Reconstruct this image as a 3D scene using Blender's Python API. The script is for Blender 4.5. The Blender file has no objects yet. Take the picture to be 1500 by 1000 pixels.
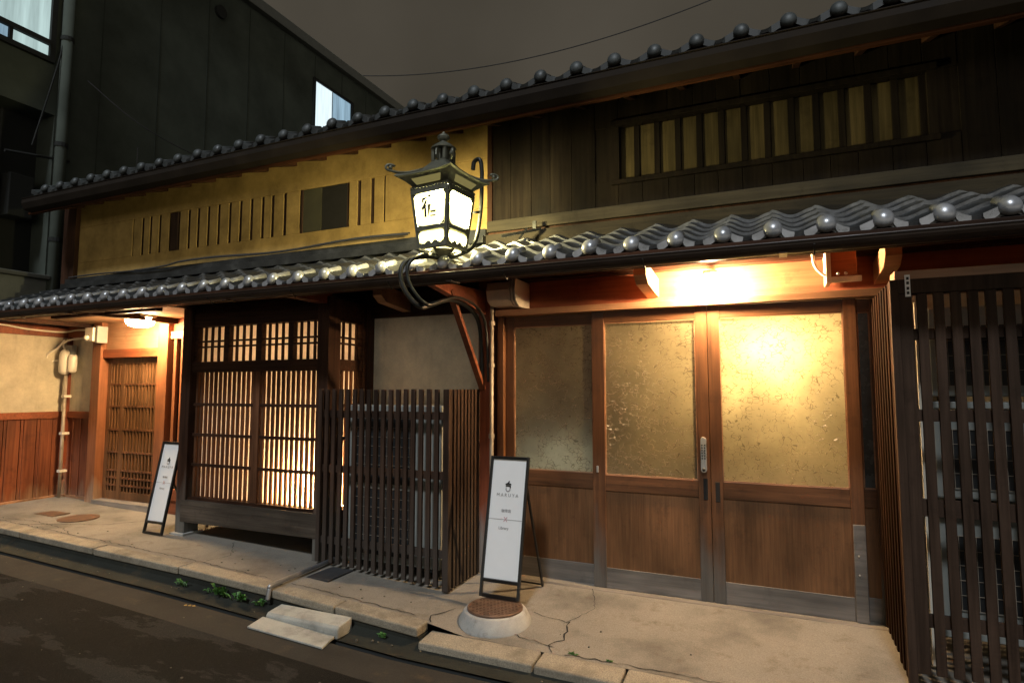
import bpy, math, random
from mathutils import Vector
random.seed(7)
R=math.radians
scn=bpy.context.scene
COL=scn.collection

# ------------------------------------------------------------------ mesh helpers
class MB:
    def __init__(s): s.v=[]; s.f=[]
    def add(s,vs,fs):
        b=len(s.v); s.v+= [tuple(v) for v in vs]; s.f+=[tuple(b+i for i in f) for f in fs]; return s
    def box(s,x0,x1,y0,y1,z0,z1):
        vs=[(x,y,z) for z in (z0,z1) for y in (y0,y1) for x in (x0,x1)]
        return s.add(vs,[(0,2,3,1),(4,5,7,6),(0,1,5,4),(2,6,7,3),(0,4,6,2),(1,3,7,5)])
    def hexa(s,p):   # 8 points: bottom 4 ring, top 4 ring
        return s.add(p,[(3,2,1,0),(4,5,6,7),(0,1,5,4),(1,2,6,5),(2,3,7,6),(3,0,4,7)])
    def bar(s,a,b,w,d,up=(0,0,1)):   # rectangular bar from a to b
        a=Vector(a);b=Vector(b);t=(b-a).normalized();u=Vector(up)
        if abs(t.dot(u))>.97:u=Vector((0,1,0))
        sx=t.cross(u).normalized()*w/2; sy=sx.cross(t).normalized()*d/2
        return s.hexa([a-sx-sy,a+sx-sy,a+sx+sy,a-sx+sy,b-sx-sy,b+sx-sy,b+sx+sy,b-sx+sy])
    def prism(s,pts,axis,a,b):       # 2D outline extruded along axis
        n=len(pts)
        def P(p,t):
            return {'x':(t,p[0],p[1]),'y':(p[0],t,p[1]),'z':(p[0],p[1],t)}[axis]
        vs=[P(p,a) for p in pts]+[P(p,b) for p in pts]
        fs=[tuple(range(n)),tuple(range(2*n-1,n-1,-1))]+[(i,(i+1)%n,n+(i+1)%n,n+i) for i in range(n)]
        return s.add(vs,fs)
    def tube(s,path,r,n=8,cap=True):
        path=[Vector(p) for p in path]; rings=[]; prev=None
        rr=r if isinstance(r,(list,tuple)) else [r]*len(path)
        for i,p in enumerate(path):
            t=(path[min(i+1,len(path)-1)]-path[max(i-1,0)]).normalized()
            if prev is None:
                u=Vector((0,0,1)) if abs(t.z)<.9 else Vector((1,0,0)); u=(u-t*u.dot(t)).normalized()
            else: u=(prev-t*prev.dot(t)).normalized()
            prev=u; w=t.cross(u)
            rings.append([p+(u*math.cos(2*math.pi*k/n)+w*math.sin(2*math.pi*k/n))*rr[i] for k in range(n)])
        vs=[v for r_ in rings for v in r_]; fs=[]
        for i in range(len(path)-1):
            for k in range(n):
                fs.append((i*n+k,i*n+(k+1)%n,(i+1)*n+(k+1)%n,(i+1)*n+k))
        if cap: fs.append(tuple(range(n-1,-1,-1))); fs.append(tuple((len(path)-1)*n+k for k in range(n)))
        return s.add(vs,fs)
    def lathe(s,c,prof,n=24,sy=1.0):
        vs=[];fs=[];m=len(prof)
        for r,z in prof:
            for k in range(n):
                a=2*math.pi*k/n; vs.append((c[0]+r*math.cos(a),c[1]+r*sy*math.sin(a),c[2]+z))
        for i in range(m-1):
            for k in range(n): fs.append((i*n+k,i*n+(k+1)%n,(i+1)*n+(k+1)%n,(i+1)*n+k))
        fs.append(tuple(range(n-1,-1,-1))); fs.append(tuple((m-1)*n+k for k in range(n)))
        return s.add(vs,fs)
    def ball(s,c,r,n=16,m=10,sx=1,sy=1,sz=1):
        prof=[(r*math.sin(math.pi*j/m),-r*math.cos(math.pi*j/m)) for j in range(1,m)]
        vs=[];fs=[]
        for rr,z in prof:
            for k in range(n):
                a=2*math.pi*k/n; vs.append((c[0]+rr*math.cos(a)*sx,c[1]+rr*math.sin(a)*sy,c[2]+z*sz))
        b=len(vs); vs+=[(c[0],c[1],c[2]-r*sz),(c[0],c[1],c[2]+r*sz)]
        for i in range(m-2):
            for k in range(n): fs.append((i*n+k,i*n+(k+1)%n,(i+1)*n+(k+1)%n,(i+1)*n+k))
        for k in range(n): fs.append((b,(k+1)%n,k)); fs.append((b+1,(m-2)*n+k,(m-2)*n+(k+1)%n))
        return s.add(vs,fs)
    def xf(s,fn): s.v=[tuple(fn(Vector(v))) for v in s.v]; return s
    def build(s,name,mat,parent=None,bevel=0,smooth=False,seg=2):
        base=Vector((0,0,0)); q=parent
        while q is not None:
            if q.parent is None: base=BASE.get(q.name,Vector((0,0,0)))
            q=q.parent
        me=bpy.data.meshes.new(name)
        me.from_pydata([tuple(Vector(v)-base) for v in s.v],[],s.f); me.update()
        me.materials.append(mat)
        if len(s.f)>1:
            import bmesh
            bm=bmesh.new(); bm.from_mesh(me); bmesh.ops.recalc_face_normals(bm,faces=bm.faces); bm.to_mesh(me); bm.free()
        if smooth:
            for p in me.polygons: p.use_smooth=True
        o=bpy.data.objects.new(name,me); COL.objects.link(o)
        if parent is not None: o.parent=parent
        if bevel:
            m=o.modifiers.new('Bevel','BEVEL'); m.width=bevel; m.segments=seg; m.limit_method='ANGLE'; m.angle_limit=R(40)
        return o
BASE={}
def thing(name,label,cat,loc,group=None):
    o=bpy.data.objects.new(name,None); COL.objects.link(o); o.location=loc; o.empty_display_size=.1
    BASE[o.name]=Vector(loc); o['label']=label; o['category']=cat
    if group:o['group']=group
    return o
def tag(o,label,cat,group=None,loc=None):
    o['label']=label;o['category']=cat
    if group:o['group']=group
    if loc:
        loc=Vector(loc)
        for v in o.data.vertices: v.co-=loc
        o.location=loc
    return o
def struct(o,kind='structure'): o['kind']=kind; return o
def text(name,body,size,origin,ux,uz,mat,parent,depth=.0015,sx=1.0,space=1.0,fat=0.0):
    cu=bpy.data.curves.new(name,'FONT'); cu.body=body; cu.size=size; cu.align_x='CENTER'; cu.align_y='CENTER'; cu.extrude=depth
    cu.space_character=space; cu.offset=fat; cu.materials.append(mat)
    tmp=bpy.data.objects.new(name,cu); COL.objects.link(tmp)
    me=bpy.data.meshes.new_from_object(tmp.evaluated_get(bpy.context.evaluated_depsgraph_get())); bpy.data.objects.remove(tmp)
    me.name=name; o=bpy.data.objects.new(name,me); COL.objects.link(o)
    if not me.materials: me.materials.append(mat)
    base=Vector((0,0,0));q=parent
    while q is not None:
        if q.parent is None: base=BASE.get(q.name,base)
        q=q.parent
    ux=Vector(ux).normalized();uz=Vector(uz).normalized();n=ux.cross(uz)
    from mathutils import Matrix
    M=Matrix((( ux.x*sx,uz.x,n.x),(ux.y*sx,uz.y,n.y),(ux.z*sx,uz.z,n.z))).to_4x4(); M.translation=Vector(origin)-base
    o.parent=parent; o.matrix_local=M
    return o

# ------------------------------------------------------------------ materials
def newmat(n):
    m=bpy.data.materials.new(n); m.use_nodes=True; nt=m.node_tree; nt.nodes.clear()
    out=nt.nodes.new('ShaderNodeOutputMaterial'); return m,nt,out
def N(nt,t,**k):
    n=nt.nodes.new(t)
    for a,b in k.items():
        if a in ('operation','blend_type','data_type','noise_dimensions','feature','distance','wave_type','bands_direction','distribution','interpolation'): setattr(n,a,b)
        else: n.inputs[a].default_value=b
    return n
def mapping(nt,scale,loc=(0,0,0)):
    g=nt.nodes.new('ShaderNodeNewGeometry'); mp=nt.nodes.new('ShaderNodeMapping')
    mp.inputs['Scale'].default_value=scale; mp.inputs['Location'].default_value=loc
    nt.links.new(g.outputs['Position'],mp.inputs['Vector']); return mp.outputs[0]
def noise(nt,vec,scale,detail=4,rough=.55):
    n=N(nt,'ShaderNodeTexNoise',Scale=scale,Detail=detail,Roughness=rough); nt.links.new(vec,n.inputs['Vector']); return n.outputs[0]
def ramp(nt,fac,stops,smooth=False):
    r=nt.nodes.new('ShaderNodeValToRGB'); e=r.color_ramp.elements
    while len(e)<len(stops): e.new(.5)
    for i,(p,c) in enumerate(stops):
        e[i].position=p; e[i].color=(c[0],c[1],c[2],1) if hasattr(c,'__len__') else (c,c,c,1)
    nt.links.new(fac,r.inputs[0]); return r.outputs[0]
def mix(nt,fac,a,b,mode='MIX'):
    m=nt.nodes.new('ShaderNodeMix'); m.data_type='RGBA'; m.blend_type=mode
    for s,x in ((m.inputs[0],fac),(m.inputs[6],a),(m.inputs[7],b)):
        if hasattr(x,'is_linked') or hasattr(x,'node'): nt.links.new(x,s)
        elif hasattr(x,'__len__'): s.default_value=(x[0],x[1],x[2],1)
        else: s.default_value=x
    return m.outputs[2]
def bump(nt,h,strength=.3,dist=.01):
    b=N(nt,'ShaderNodeBump',Strength=strength,Distance=dist); nt.links.new(h,b.inputs['Height']); return b.outputs[0]
def princ(nt,out,col,rough=.6,metal=0,normal=None,spec=.5,coat=0):
    p=nt.nodes.new('ShaderNodeBsdfPrincipled')
    if hasattr(col,'node'): nt.links.new(col,p.inputs['Base Color'])
    else: p.inputs['Base Color'].default_value=(*col,1)
    if hasattr(rough,'node'): nt.links.new(rough,p.inputs['Roughness'])
    else: p.inputs['Roughness'].default_value=rough
    p.inputs['Metallic'].default_value=metal; p.inputs['Specular IOR Level'].default_value=spec
    p.inputs['Coat Weight'].default_value=coat
    if normal is not None: nt.links.new(normal,p.inputs['Normal'])
    if out is not None: nt.links.new(p.outputs[0],out.inputs[0])
    return p
def wood(name,c1,c2,axis='z',rough=.55,weather=None,wz=(.1,.6),grain=1.0,spec=.4):
    """grained timber; weather = bare grey colour it has worn to, from height wz[0] fading out at wz[1]"""
    m,nt,out=newmat(name)
    sc={'z':(38,38,1.6),'x':(1.6,38,38),'y':(38,1.6,38)}[axis]
    v=mapping(nt,sc); g=noise(nt,v,grain,7,.65)
    v2=mapping(nt,tuple(min(x,5)*.5 for x in sc)); g2=noise(nt,v2,1.3,3)
    fine=ramp(nt,g,[(.32,c1),(.68,c2)])
    blot=ramp(nt,g2,[(.3,(.42,.42,.42)),(.7,(1.25,1.2,1.15))])
    col=mix(nt,1.0,fine,blot,'MULTIPLY')
    v4=mapping(nt,(1,1,1)); dirt=noise(nt,v4,6.5,6,.7)
    col=mix(nt,ramp(nt,dirt,[(.55,0),(.72,.45)]),col,tuple(x*.35 for x in c1))
    if weather:
        geo=nt.nodes.new('ShaderNodeNewGeometry'); sp=nt.nodes.new('ShaderNodeSeparateXYZ'); nt.links.new(geo.outputs['Position'],sp.inputs[0])
        mr=N(nt,'ShaderNodeMapRange'); mr.inputs[1].default_value=wz[0]; mr.inputs[2].default_value=wz[1]; mr.inputs[3].default_value=1; mr.inputs[4].default_value=0
        nt.links.new(sp.outputs[2],mr.inputs[0])
        v3=mapping(nt,(9,9,2)); g3=noise(nt,v3,1,4)
        ad=N(nt,'ShaderNodeMath',operation='ADD'); nt.links.new(mr.outputs[0],ad.inputs[0])
        sb=N(nt,'ShaderNodeMath',operation='SUBTRACT'); nt.links.new(g3,sb.inputs[0]); sb.inputs[1].default_value=.5
        nt.links.new(sb.outputs[0],ad.inputs[1])
        gw=ramp(nt,g,[(.3,tuple(x*.7 for x in weather)),(.7,tuple(x*1.15 for x in weather))])
        col=mix(nt,ramp(nt,ad.outputs[0],[(.25,0),(.75,1)]),col,gw)
    rr=ramp(nt,g2,[(.3,rough-.1),(.7,rough+.15)])
    princ(nt,out,col,rr,0,bump(nt,g,.35,.004),spec)
    return m
def plaster(name,c,var=.25,rough=.9,stain=None,scale=3.0,bs=.3):
    m,nt,out=newmat(name); v=mapping(nt,(1,1,1))
    a=noise(nt,v,scale,6,.65); b=noise(nt,v,60,5,.6)
    col=ramp(nt,a,[(.3,tuple(x*(1-var) for x in c)),(.7,tuple(min(1,x*(1+var*.5)) for x in c))])
    col=mix(nt,ramp(nt,b,[(.35,.0),(.75,.22)]),col,tuple(x*.5 for x in c))
    vs=mapping(nt,(7,7,.8)); st=noise(nt,vs,1.2,4)
    col=mix(nt,ramp(nt,st,[(.55,0),(.75,.3)]),col,tuple(x*.45 for x in (stain or c)))
    princ(nt,out,col,rough,0,bump(nt,b,bs,.004),.25); return m
def concrete(name,c,dark=.5,grit=.25,scale=1.3,bs=.4,rough=.9,stain=(.10,.07,.04)):
    m,nt,out=newmat(name); v=mapping(nt,(1,1,1))
    a=noise(nt,v,scale,8,.62); b=noise(nt,v,140,4,.7); d=noise(nt,v,5.5,7,.7)
    col=ramp(nt,a,[(.28,tuple(x*dark for x in c)),(.5,c),(.75,tuple(min(1,x*1.2) for x in c))])
    col=mix(nt,ramp(nt,d,[(.56,0),(.72,.6)]),col,stain)
    col=mix(nt,ramp(nt,b,[(.4,grit),(.62,0)]),col,tuple(x*.35 for x in c))
    hb=mix(nt,.5,b,d)
    princ(nt,out,col,rough,0,bump(nt,hb,bs,.006),.3); return m
def simple(name,c,rough=.5,metal=0,var=.15,spec=.5,coat=0,scale=8,bs=.1):
    m,nt,out=newmat(name); v=mapping(nt,(1,1,1)); a=noise(nt,v,scale,5,.6)
    col=ramp(nt,a,[(.3,tuple(x*(1-var) for x in c)),(.7,tuple(min(1,x*(1+var)) for x in c))])
    rr=ramp(nt,a,[(.3,max(.05,rough-.08)),(.7,min(1,rough+.1))])
    princ(nt,out,col,rr,metal,bump(nt,a,bs,.003) if bs else None,spec,coat); return m
def emit(name,c,s,var=0):
    m,nt,out=newmat(name); e=nt.nodes.new('ShaderNodeEmission'); e.inputs[0].default_value=(*c,1)
    if var:
        cf=noise(nt,mapping(nt,(1,9,.7)),1.0,4,.6); nt.links.new(ramp(nt,cf,[(.3,tuple(x*(1-var) for x in c)),(.7,c)]),e.inputs[0])
    e.inputs[1].default_value=s; e.inputs[0].default_value=(*c,1); e.inputs[1].default_value=s
    nt.links.new(e.outputs[0],out.inputs[0]); return m
def paper(name,c=(.88,.83,.76)):
    m,nt,out=newmat(name); v=mapping(nt,(1,1,1)); a=noise(nt,v,40,5,.7)
    col=ramp(nt,a,[(.3,tuple(x*.85 for x in c)),(.7,c)])
    t=nt.nodes.new('ShaderNodeBsdfTranslucent'); d=nt.nodes.new('ShaderNodeBsdfDiffuse')
    nt.links.new(col,t.inputs[0]); nt.links.new(col,d.inputs[0])
    mx=nt.nodes.new('ShaderNodeMixShader'); mx.inputs[0].default_value=.4
    nt.links.new(t.outputs[0],mx.inputs[1]); nt.links.new(d.outputs[0],mx.inputs[2]); nt.links.new(mx.outputs[0],out.inputs[0]); return m
def figured_glass(name,tint=(.76,.64,.38)):
    m,nt,out=newmat(name)
    v=mapping(nt,(1,1,1))
    nz=N(nt,'ShaderNodeTexNoise',Scale=9,Detail=2); nt.links.new(v,nz.inputs['Vector'])
    dv=nt.nodes.new('ShaderNodeVectorMath'); dv.operation='MULTIPLY_ADD'; nt.links.new(nz.outputs['Color'],dv.inputs[0]); dv.inputs[1].default_value=(.05,.0,.05); nt.links.new(v,dv.inputs[2])
    mp=nt.nodes.new('ShaderNodeMapping'); mp.inputs['Scale'].default_value=(1,.0,1.25); nt.links.new(dv.outputs[0],mp.inputs[0])
    vo=N(nt,'ShaderNodeTexVoronoi',feature='DISTANCE_TO_EDGE',Scale=29); vo.distance='EUCLIDEAN' if hasattr(vo,'distance') else None
    vo.inputs['Randomness'].default_value=.85
    nt.links.new(mp.outputs[0],vo.inputs['Vector'])
    line=ramp(nt,vo.outputs['Distance'],[(.0,1),(.018,1),(.04,0)])
    brk=noise(nt,v,17,3,.6); bk=ramp(nt,brk,[(.46,0),(.54,1)])
    ln=mix(nt,1.0,line,bk,'MULTIPLY')
    bl=noise(nt,v,2.1,4); bt=noise(nt,v,60,3)
    base=ramp(nt,bl,[(.34,tuple(x*.55 for x in tint)),(.62,tint)])
    base=mix(nt,ramp(nt,bt,[(.3,.25),(.7,0)]),base,tuple(x*.6 for x in tint))
    col=mix(nt,mix(nt,.62,(0,0,0),ln),base,(.06,.045,.02))
    nrm=bump(nt,mix(nt,.4,ln,bt),1.0,.012)
    t=nt.nodes.new('ShaderNodeBsdfTranslucent'); nt.links.new(col,t.inputs[0])
    d=nt.nodes.new('ShaderNodeBsdfDiffuse'); nt.links.new(mix(nt,1.0,col,(.42,.42,.42),'MULTIPLY'),d.inputs[0])
    mx=nt.nodes.new('ShaderNodeMixShader'); mx.inputs[0].default_value=.35; nt.links.new(t.outputs[0],mx.inputs[1]); nt.links.new(d.outputs[0],mx.inputs[2])
    g=nt.nodes.new('ShaderNodeBsdfGlossy'); g.inputs['Roughness'].default_value=.10; nt.links.new(nrm,g.inputs['Normal'])
    fr=N(nt,'ShaderNodeFresnel',IOR=1.5); nt.links.new(nrm,fr.inputs['Normal'])
    m2=nt.nodes.new('ShaderNodeMixShader'); nt.links.new(fr.outputs[0],m2.inputs[0]); nt.links.new(mx.outputs[0],m2.inputs[1]); nt.links.new(g.outputs[0],m2.inputs[2])
    nt.links.new(m2.outputs[0],out.inputs[0]); return m

M={}
GLOW=(.82,.74,.60)
M['door']=wood('door_wood',(.085,.036,.015),(.18,.080,.033),'z',.45,(.11,.10,.088),(-.15,.75))
M['doorh']=wood('door_wood_rail',(.08,.035,.014),(.17,.075,.031),'x',.45)
M['doorpanel']=wood('door_panel_wood',(.13,.060,.024),(.20,.098,.040),'z',.5,grain=1.6)
M['kick']=wood('worn_kick_board',(.15,.14,.125),(.24,.22,.20),'x',.6)
M['rail']=wood('pale_rail_wood',(.36,.19,.10),(.50,.29,.17),'x',.5)
M['ceilwood']=wood('pale_ceiling_board',(.45,.28,.16),(.60,.40,.25),'x',.6)
M['fascia']=wood('dark_red_fascia',(.03,.014,.008),(.12,.045,.02),'x',.6,grain=1.4,spec=0.1)  # plain dark red tone for the upper eave board
M['bengara']=wood('red_brown_timber',(.20,.055,.022),(.33,.10,.04),'x',.55)
M['bengaraz']=wood('red_brown_post',(.16,.040,.016),(.28,.075,.03),'z',.5,(.26,.22,.19),(.0,.75))
M['lintelboard']=wood('red_wall_board',(.30,.085,.04),(.42,.14,.07),'x',.6)
M['dark']=wood('dark_timber',(.030,.016,.011),(.075,.036,.022),'z',.55,(.13,.125,.11),(.0,.9),spec=0.1)
M['darkx']=wood('dark_timber_beam',(.030,.016,.010),(.075,.034,.02),'x',.55,spec=0.1)
M['beamgrey']=wood('weathered_beam',(.055,.045,.036),(.12,.10,.08),'x',.65,spec=0.1)
M['slat']=wood('slat_wood',(.035,.021,.015),(.080,.050,.036),'z',.65,(.06,.048,.04),(.0,1.0),spec=0.1)
M['slatr']=wood('slat_wood_brown',(.03,.019,.013),(.062,.040,.029),'z',.6,spec=0.1)
M['sideslat']=wood('dimmed_side_slat',(.018,.009,.005),(.040,.020,.011),'z',.8,spec=.08)  # colour darkened to hold down the door lamp's light on this side
M['shiplap']=wood('dark_cladding',(.008,.006,.005),(.019,.015,.011),'z',.7,spec=0.1)
M['trim']=wood('weathered_trim',(.045,.039,.026),(.082,.070,.046),'x',.7,spec=0.1)
M['trimdark']=wood('weathered_lower_trim',(.032,.028,.019),(.06,.05,.033),'x',.7,spec=0.1)
M['lath']=wood('old_yellow_board',(.055,.046,.022),(.115,.092,.045),'z',.75,spec=0.1)
M['dado']=wood('red_dado_board',(.13,.034,.013),(.26,.085,.036),'z',.6,(.30,.19,.12),(-.05,.5))
M['ldoor']=wood('lattice_wood',(.085,.038,.014),(.16,.078,.033),'z',.5)
M['ldoorback']=wood('lattice_backing',(.06,.04,.02),(.11,.07,.035),'z',.7)
M['lattice']=wood('bay_lattice_wood',(.075,.034,.018),(.17,.078,.04),'z',.5,spec=0.1)
M['post_lit']=wood('entrance_post',(.18,.065,.026),(.28,.11,.05),'z',.5,(.36,.26,.18),(-.1,.6))
M['yellow']=plaster('ochre_plaster',(.42,.285,.10),.5,.92,(.30,.20,.06),2.6)
M['plaster']=plaster('grey_beige_plaster',(.82,.75,.60),.22,.92,(.3,.25,.17),5)
M['cream']=plaster('cream_plaster',(.60,.54,.40),.26,.92,(.16,.13,.09),4.2,.6)
M['pave']=concrete('pavement_concrete',(.235,.215,.18),.48,.45,1.9,.8)
M['kerbm']=concrete('granite_kerb',(.33,.29,.22),.45,.6,5,1.0)
M['gut']=concrete('gutter_concrete',(.026,.028,.022),.5,.4,3,.8)
M['edge']=concrete('road_edge_concrete',(.036,.033,.027),.6,.45,3,.6)
M['gritm']=simple('road_grit',(.11,.10,.08),.9,0,.4)
M['block']=concrete('pale_step_concrete',(.40,.40,.36),.55,.25,5,.6,stain=(.12,.12,.10))
M['ring']=concrete('ring_concrete',(.36,.36,.34),.75,.15,6,.4)
M['lid']=simple('rusty_iron_lid',(.14,.085,.055),.6,.4,.4,scale=14)
M['blackmetal']=simple('black_steel',(.012,.012,.012),.35,.3,.2,coat=.3)
M['iron']=simple('wrought_iron',(.035,.037,.035),.42,.7,.3,scale=20)
M['bronze']=simple('aged_bronze',(.15,.155,.12),.45,.5,.3,scale=25)
M['gutter']=simple('brown_gutter_paint',(.028,.019,.014),.38,.0,.25,scale=4,spec=.25)
M['guttertop']=simple('dim_gutter',(.018,.014,.011),.75,.0,.3,scale=4,spec=.1)  # upper gutter: darker copy, dimness of the high eave put into the colour
M['signwhite']=simple('white_sign_face',(.84,.84,.83),.5,0,.02,bs=0)
M['ink']=simple('black_ink',(.02,.02,.02),.6,0,0,bs=0)
M['inkgrey']=simple('grey_ink',(.30,.29,.29),.6,0,0,bs=0)
M['inkpink']=simple('pink_ink',(.62,.32,.34),.6,0,0,bs=0)
M['pvc']=simple('cream_plastic',(.74,.68,.56),.4,0,.08)
M['pipe']=simple('old_pipe_paint',(.38,.32,.25),.5,.1,.25,scale=10)
M['acwhite']=simple('grey_white_enamel',(.27,.285,.265),.45,0,.12)
M['acdark']=simple('black_grille',(.02,.022,.024),.5,.2,.2)
M['chrome']=simple('silver_lock',(.62,.62,.60),.3,.7,.05)
M['steel']=simple('galvanised_tube',(.35,.36,.38),.35,.8,.2,scale=15)
M['nb']=simple('neighbour_cladding',(.075,.088,.076),.9,0,.3,scale=1.2,spec=.05)
M['nbseam']=simple('neighbour_seam',(.05,.058,.05),.9,0,.1,spec=.05)
M['nbdark']=simple('neighbour_dark',(.012,.014,.013),.85,0,.3)
M['nbtrim']=simple('neighbour_trim',(.12,.125,.11),.7,0,.1)
M['nbwhite']=plaster('neighbour_white_wall',(.26,.28,.27),.2)
M['rubber']=simple('dark_rubber',(.03,.03,.032),.8,0,.2)
M['leafm']=simple('weed_green',(.06,.17,.03),.55,0,.35,scale=40)
M['drygold']=simple('dry_leaf',(.35,.22,.05),.7,0,.3)
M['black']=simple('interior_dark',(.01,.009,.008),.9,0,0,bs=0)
M['room']=simple('warm_room',(.22,.16,.10),.9,0,.1,bs=0)
M['shadeglass']=simple('smoked_glass',(.045,.055,.06),.25,0,.3)
M['olivepane']=simple('olive_window_panel',(.055,.052,.028),.5,0,.35,scale=3)
M['copperblue']=simple('old_blue_plate',(.10,.16,.17),.6,.1,.2)
M['paper']=paper('shoji_paper')
M['glass']=figured_glass('figured_glass')
# ibushi tile
def tile_mat():
    m,nt,out=newmat('smoked_silver_tile'); v=mapping(nt,(1,1,1)); a=noise(nt,v,5,6,.65); b=noise(nt,v,70,3)
    col=ramp(nt,a,[(.3,(.018,.020,.022)),(.55,(.038,.041,.043)),(.75,(.075,.079,.082))])
    col=mix(nt,ramp(nt,b,[(.5,0),(.7,.3)]),col,(.06,.06,.06))
    princ(nt,out,col,ramp(nt,a,[(.3,.33),(.7,.5)]),.35,bump(nt,b,.12,.002),.5); return m
M['tile']=tile_mat()
def ball_mat():
    m,nt,out=newmat('tile_end_glaze'); v=mapping(nt,(1,1,1)); a=noise(nt,v,9,5,.6)
    col=ramp(nt,a,[(.3,(.20,.21,.225)),(.62,(.38,.39,.41))])
    princ(nt,out,col,ramp(nt,a,[(.3,.24),(.7,.40)]),.4,None,.5); return m
M['ball']=ball_mat()
M['tileedge']=simple('lit_tile_edge',(.11,.115,.12),.42,.3,.35,scale=20)  # pale tone stands for light on the tile lips
M['balldim']=simple('dim_tile_end',(.05,.058,.06),.5,.2,.35,scale=12)  # tile ends of the high eave: its weaker light put into the colour
M['tiledim']=simple('dim_roof_tile',(.03,.034,.035),.6,.15,.4,scale=6)  # upper courses, coloured darker for the dim light up there
def asphalt():
    m,nt,out=newmat('asphalt'); v=mapping(nt,(1,1,1))
    a=noise(nt,v,.9,6,.6); b=noise(nt,v,220,3,.7); vs=mapping(nt,(.9,2.2,1)); p=noise(nt,vs,1.3,7,.68)
    col=ramp(nt,a,[(.3,(.011,.0105,.009)),(.7,(.021,.0205,.019))])
    col=mix(nt,ramp(nt,p,[(.52,0),(.545,1)]),col,(.050,.049,.045))
    col=mix(nt,ramp(nt,b,[(.45,.6),(.6,0)]),col,(.012,.011,.010))
    col=mix(nt,ramp(nt,b,[(.60,0),(.68,.6)]),col,(.10,.095,.085))
    princ(nt,out,col,ramp(nt,p,[(.5,.75),(.6,.9)]),0,bump(nt,b,.9,.01),.08); return m
M['asphalt']=asphalt()
def lantern_glass():
    m,nt,out=newmat('lantern_pane_light'); e=nt.nodes.new('ShaderNodeEmission'); e.inputs[0].default_value=(1,.90,.36,1); e.inputs[1].default_value=4.2
    t=nt.nodes.new('ShaderNodeBsdfTransparent'); mx=nt.nodes.new('ShaderNodeMixShader'); mx.inputs[0].default_value=.5
    nt.links.new(t.outputs[0],mx.inputs[1]); nt.links.new(e.outputs[0],mx.inputs[2]); nt.links.new(mx.outputs[0],out.inputs[0]); return m
M['lamp_lantern']=lantern_glass()
M['lamp_lantern2']=emit('lantern_upper_pane_light',(1,.84,.30),.20)
M['bulb_door']=emit('door_lamp_light',(1,.66,.34),2500)
M['bulb_entry']=emit('entrance_lamp_light',(1,.67,.33),430)
M['bulb_in']=emit('room_bulb_light',(1,.70,.34),430)
M['bulb_in2']=emit('cool_strip_light',(.75,.9,1),3.2)
M['bulb_bay']=emit('bay_bulb_light',(1,.60,.26),2000)
M['bulb_bay2']=emit('bay_ceiling_light',(1,.60,.30),30)
M['winlit']=emit('lit_window_cool',(.80,.95,1.0),1.25,.3)
M['winlit2']=emit('lit_window_green',(.62,.82,.80),.85,.4)
M['winlit3']=emit('lit_window_blue',(.45,.68,.85),.8,.5)

# ------------------------------------------------------------------ ground levels
def interp(x,t):
    if x<=t[0][0]:return t[0][1]
    for (a,b),(c,d) in zip(t,t[1:]):
        if x<=c: return b+(d-b)*(x-a)/(c-a)
    return t[-1][1]
def kz(x): return interp(x,[(-12,.30),(-7,.17),(-4.4,.09),(-3.4,.045),(-2.25,-.03),(-1.9,-.085),(0,-.10),(6,-.13)])
def kraise(x): return interp(x,[(-12,.30),(-7,.17),(-4.4,.09),(-3.4,.045),(-2.17,-.035)])
def fz(x): return interp(x,[(-12,.35),(-8,.20),(-5,.12),(-3.5,.06),(-2.3,0),(6,0)])
def rz(x): return interp(x,[(-12,.17),(-7,.04),(-4.4,-.045),(-2.2,-.15),(6,-.20)])
def gz(x,y):
    t=max(0,min(1,(y-3.5)/(4.55-3.5))); return kz(x)*(1-t)+fz(x)*t
def sheet(name,mat,xs,ys,fn,kind='structure'):
    b=MB(); vs=[(x,y,fn(x,y)) for y in ys for x in xs]; n=len(xs)
    fs=[(j*n+i,j*n+i+1,(j+1)*n+i+1,(j+1)*n+i) for j in range(len(ys)-1) for i in range(n-1)]
    b.add(vs,fs); return struct(b.build(name,mat,smooth=True),kind)
def fr(a,b,s):
    n=max(1,round((b-a)/s)); return [a+(b-a)*i/n for i in range(n+1)]
sheet('pavement',M['pave'],fr(-12,6,.1),[3.52,3.6,3.8,4.0,4.2,4.4,4.6,4.8,5.2],gz)
sheet('road',M['asphalt'],[-60,-30]+fr(-14,8,.25)+[30,60],[-45,-20,-8,-3,0,1,2,2.5,2.9],lambda x,y:rz(x)+ .0)
sheet('road_edge_strip',M['edge'],fr(-14,8,.25),[2.9,2.95,3.17],lambda x,y:rz(x)+(.004 if y>2.92 else .0))
sheet('gutter_slot',M['nbdark'],fr(-14,8,.25),[3.15,3.172,3.225,3.25],lambda x,y:rz(x)+(-.10 if 3.16<y<3.24 else -.004))
sheet('gutter_channel',M['gut'],fr(-14,8,.1),[3.23,3.28,3.34,3.44],lambda x,y:rz(x)+{3.23:.0,3.28:-.012,3.34:.0,3.44:.045}[y])
# subsoil so nothing is open under the pavement
struct(MB().box(-14,8,3.46,12,-.9,-.22).build('ground',M['gut']))
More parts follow.
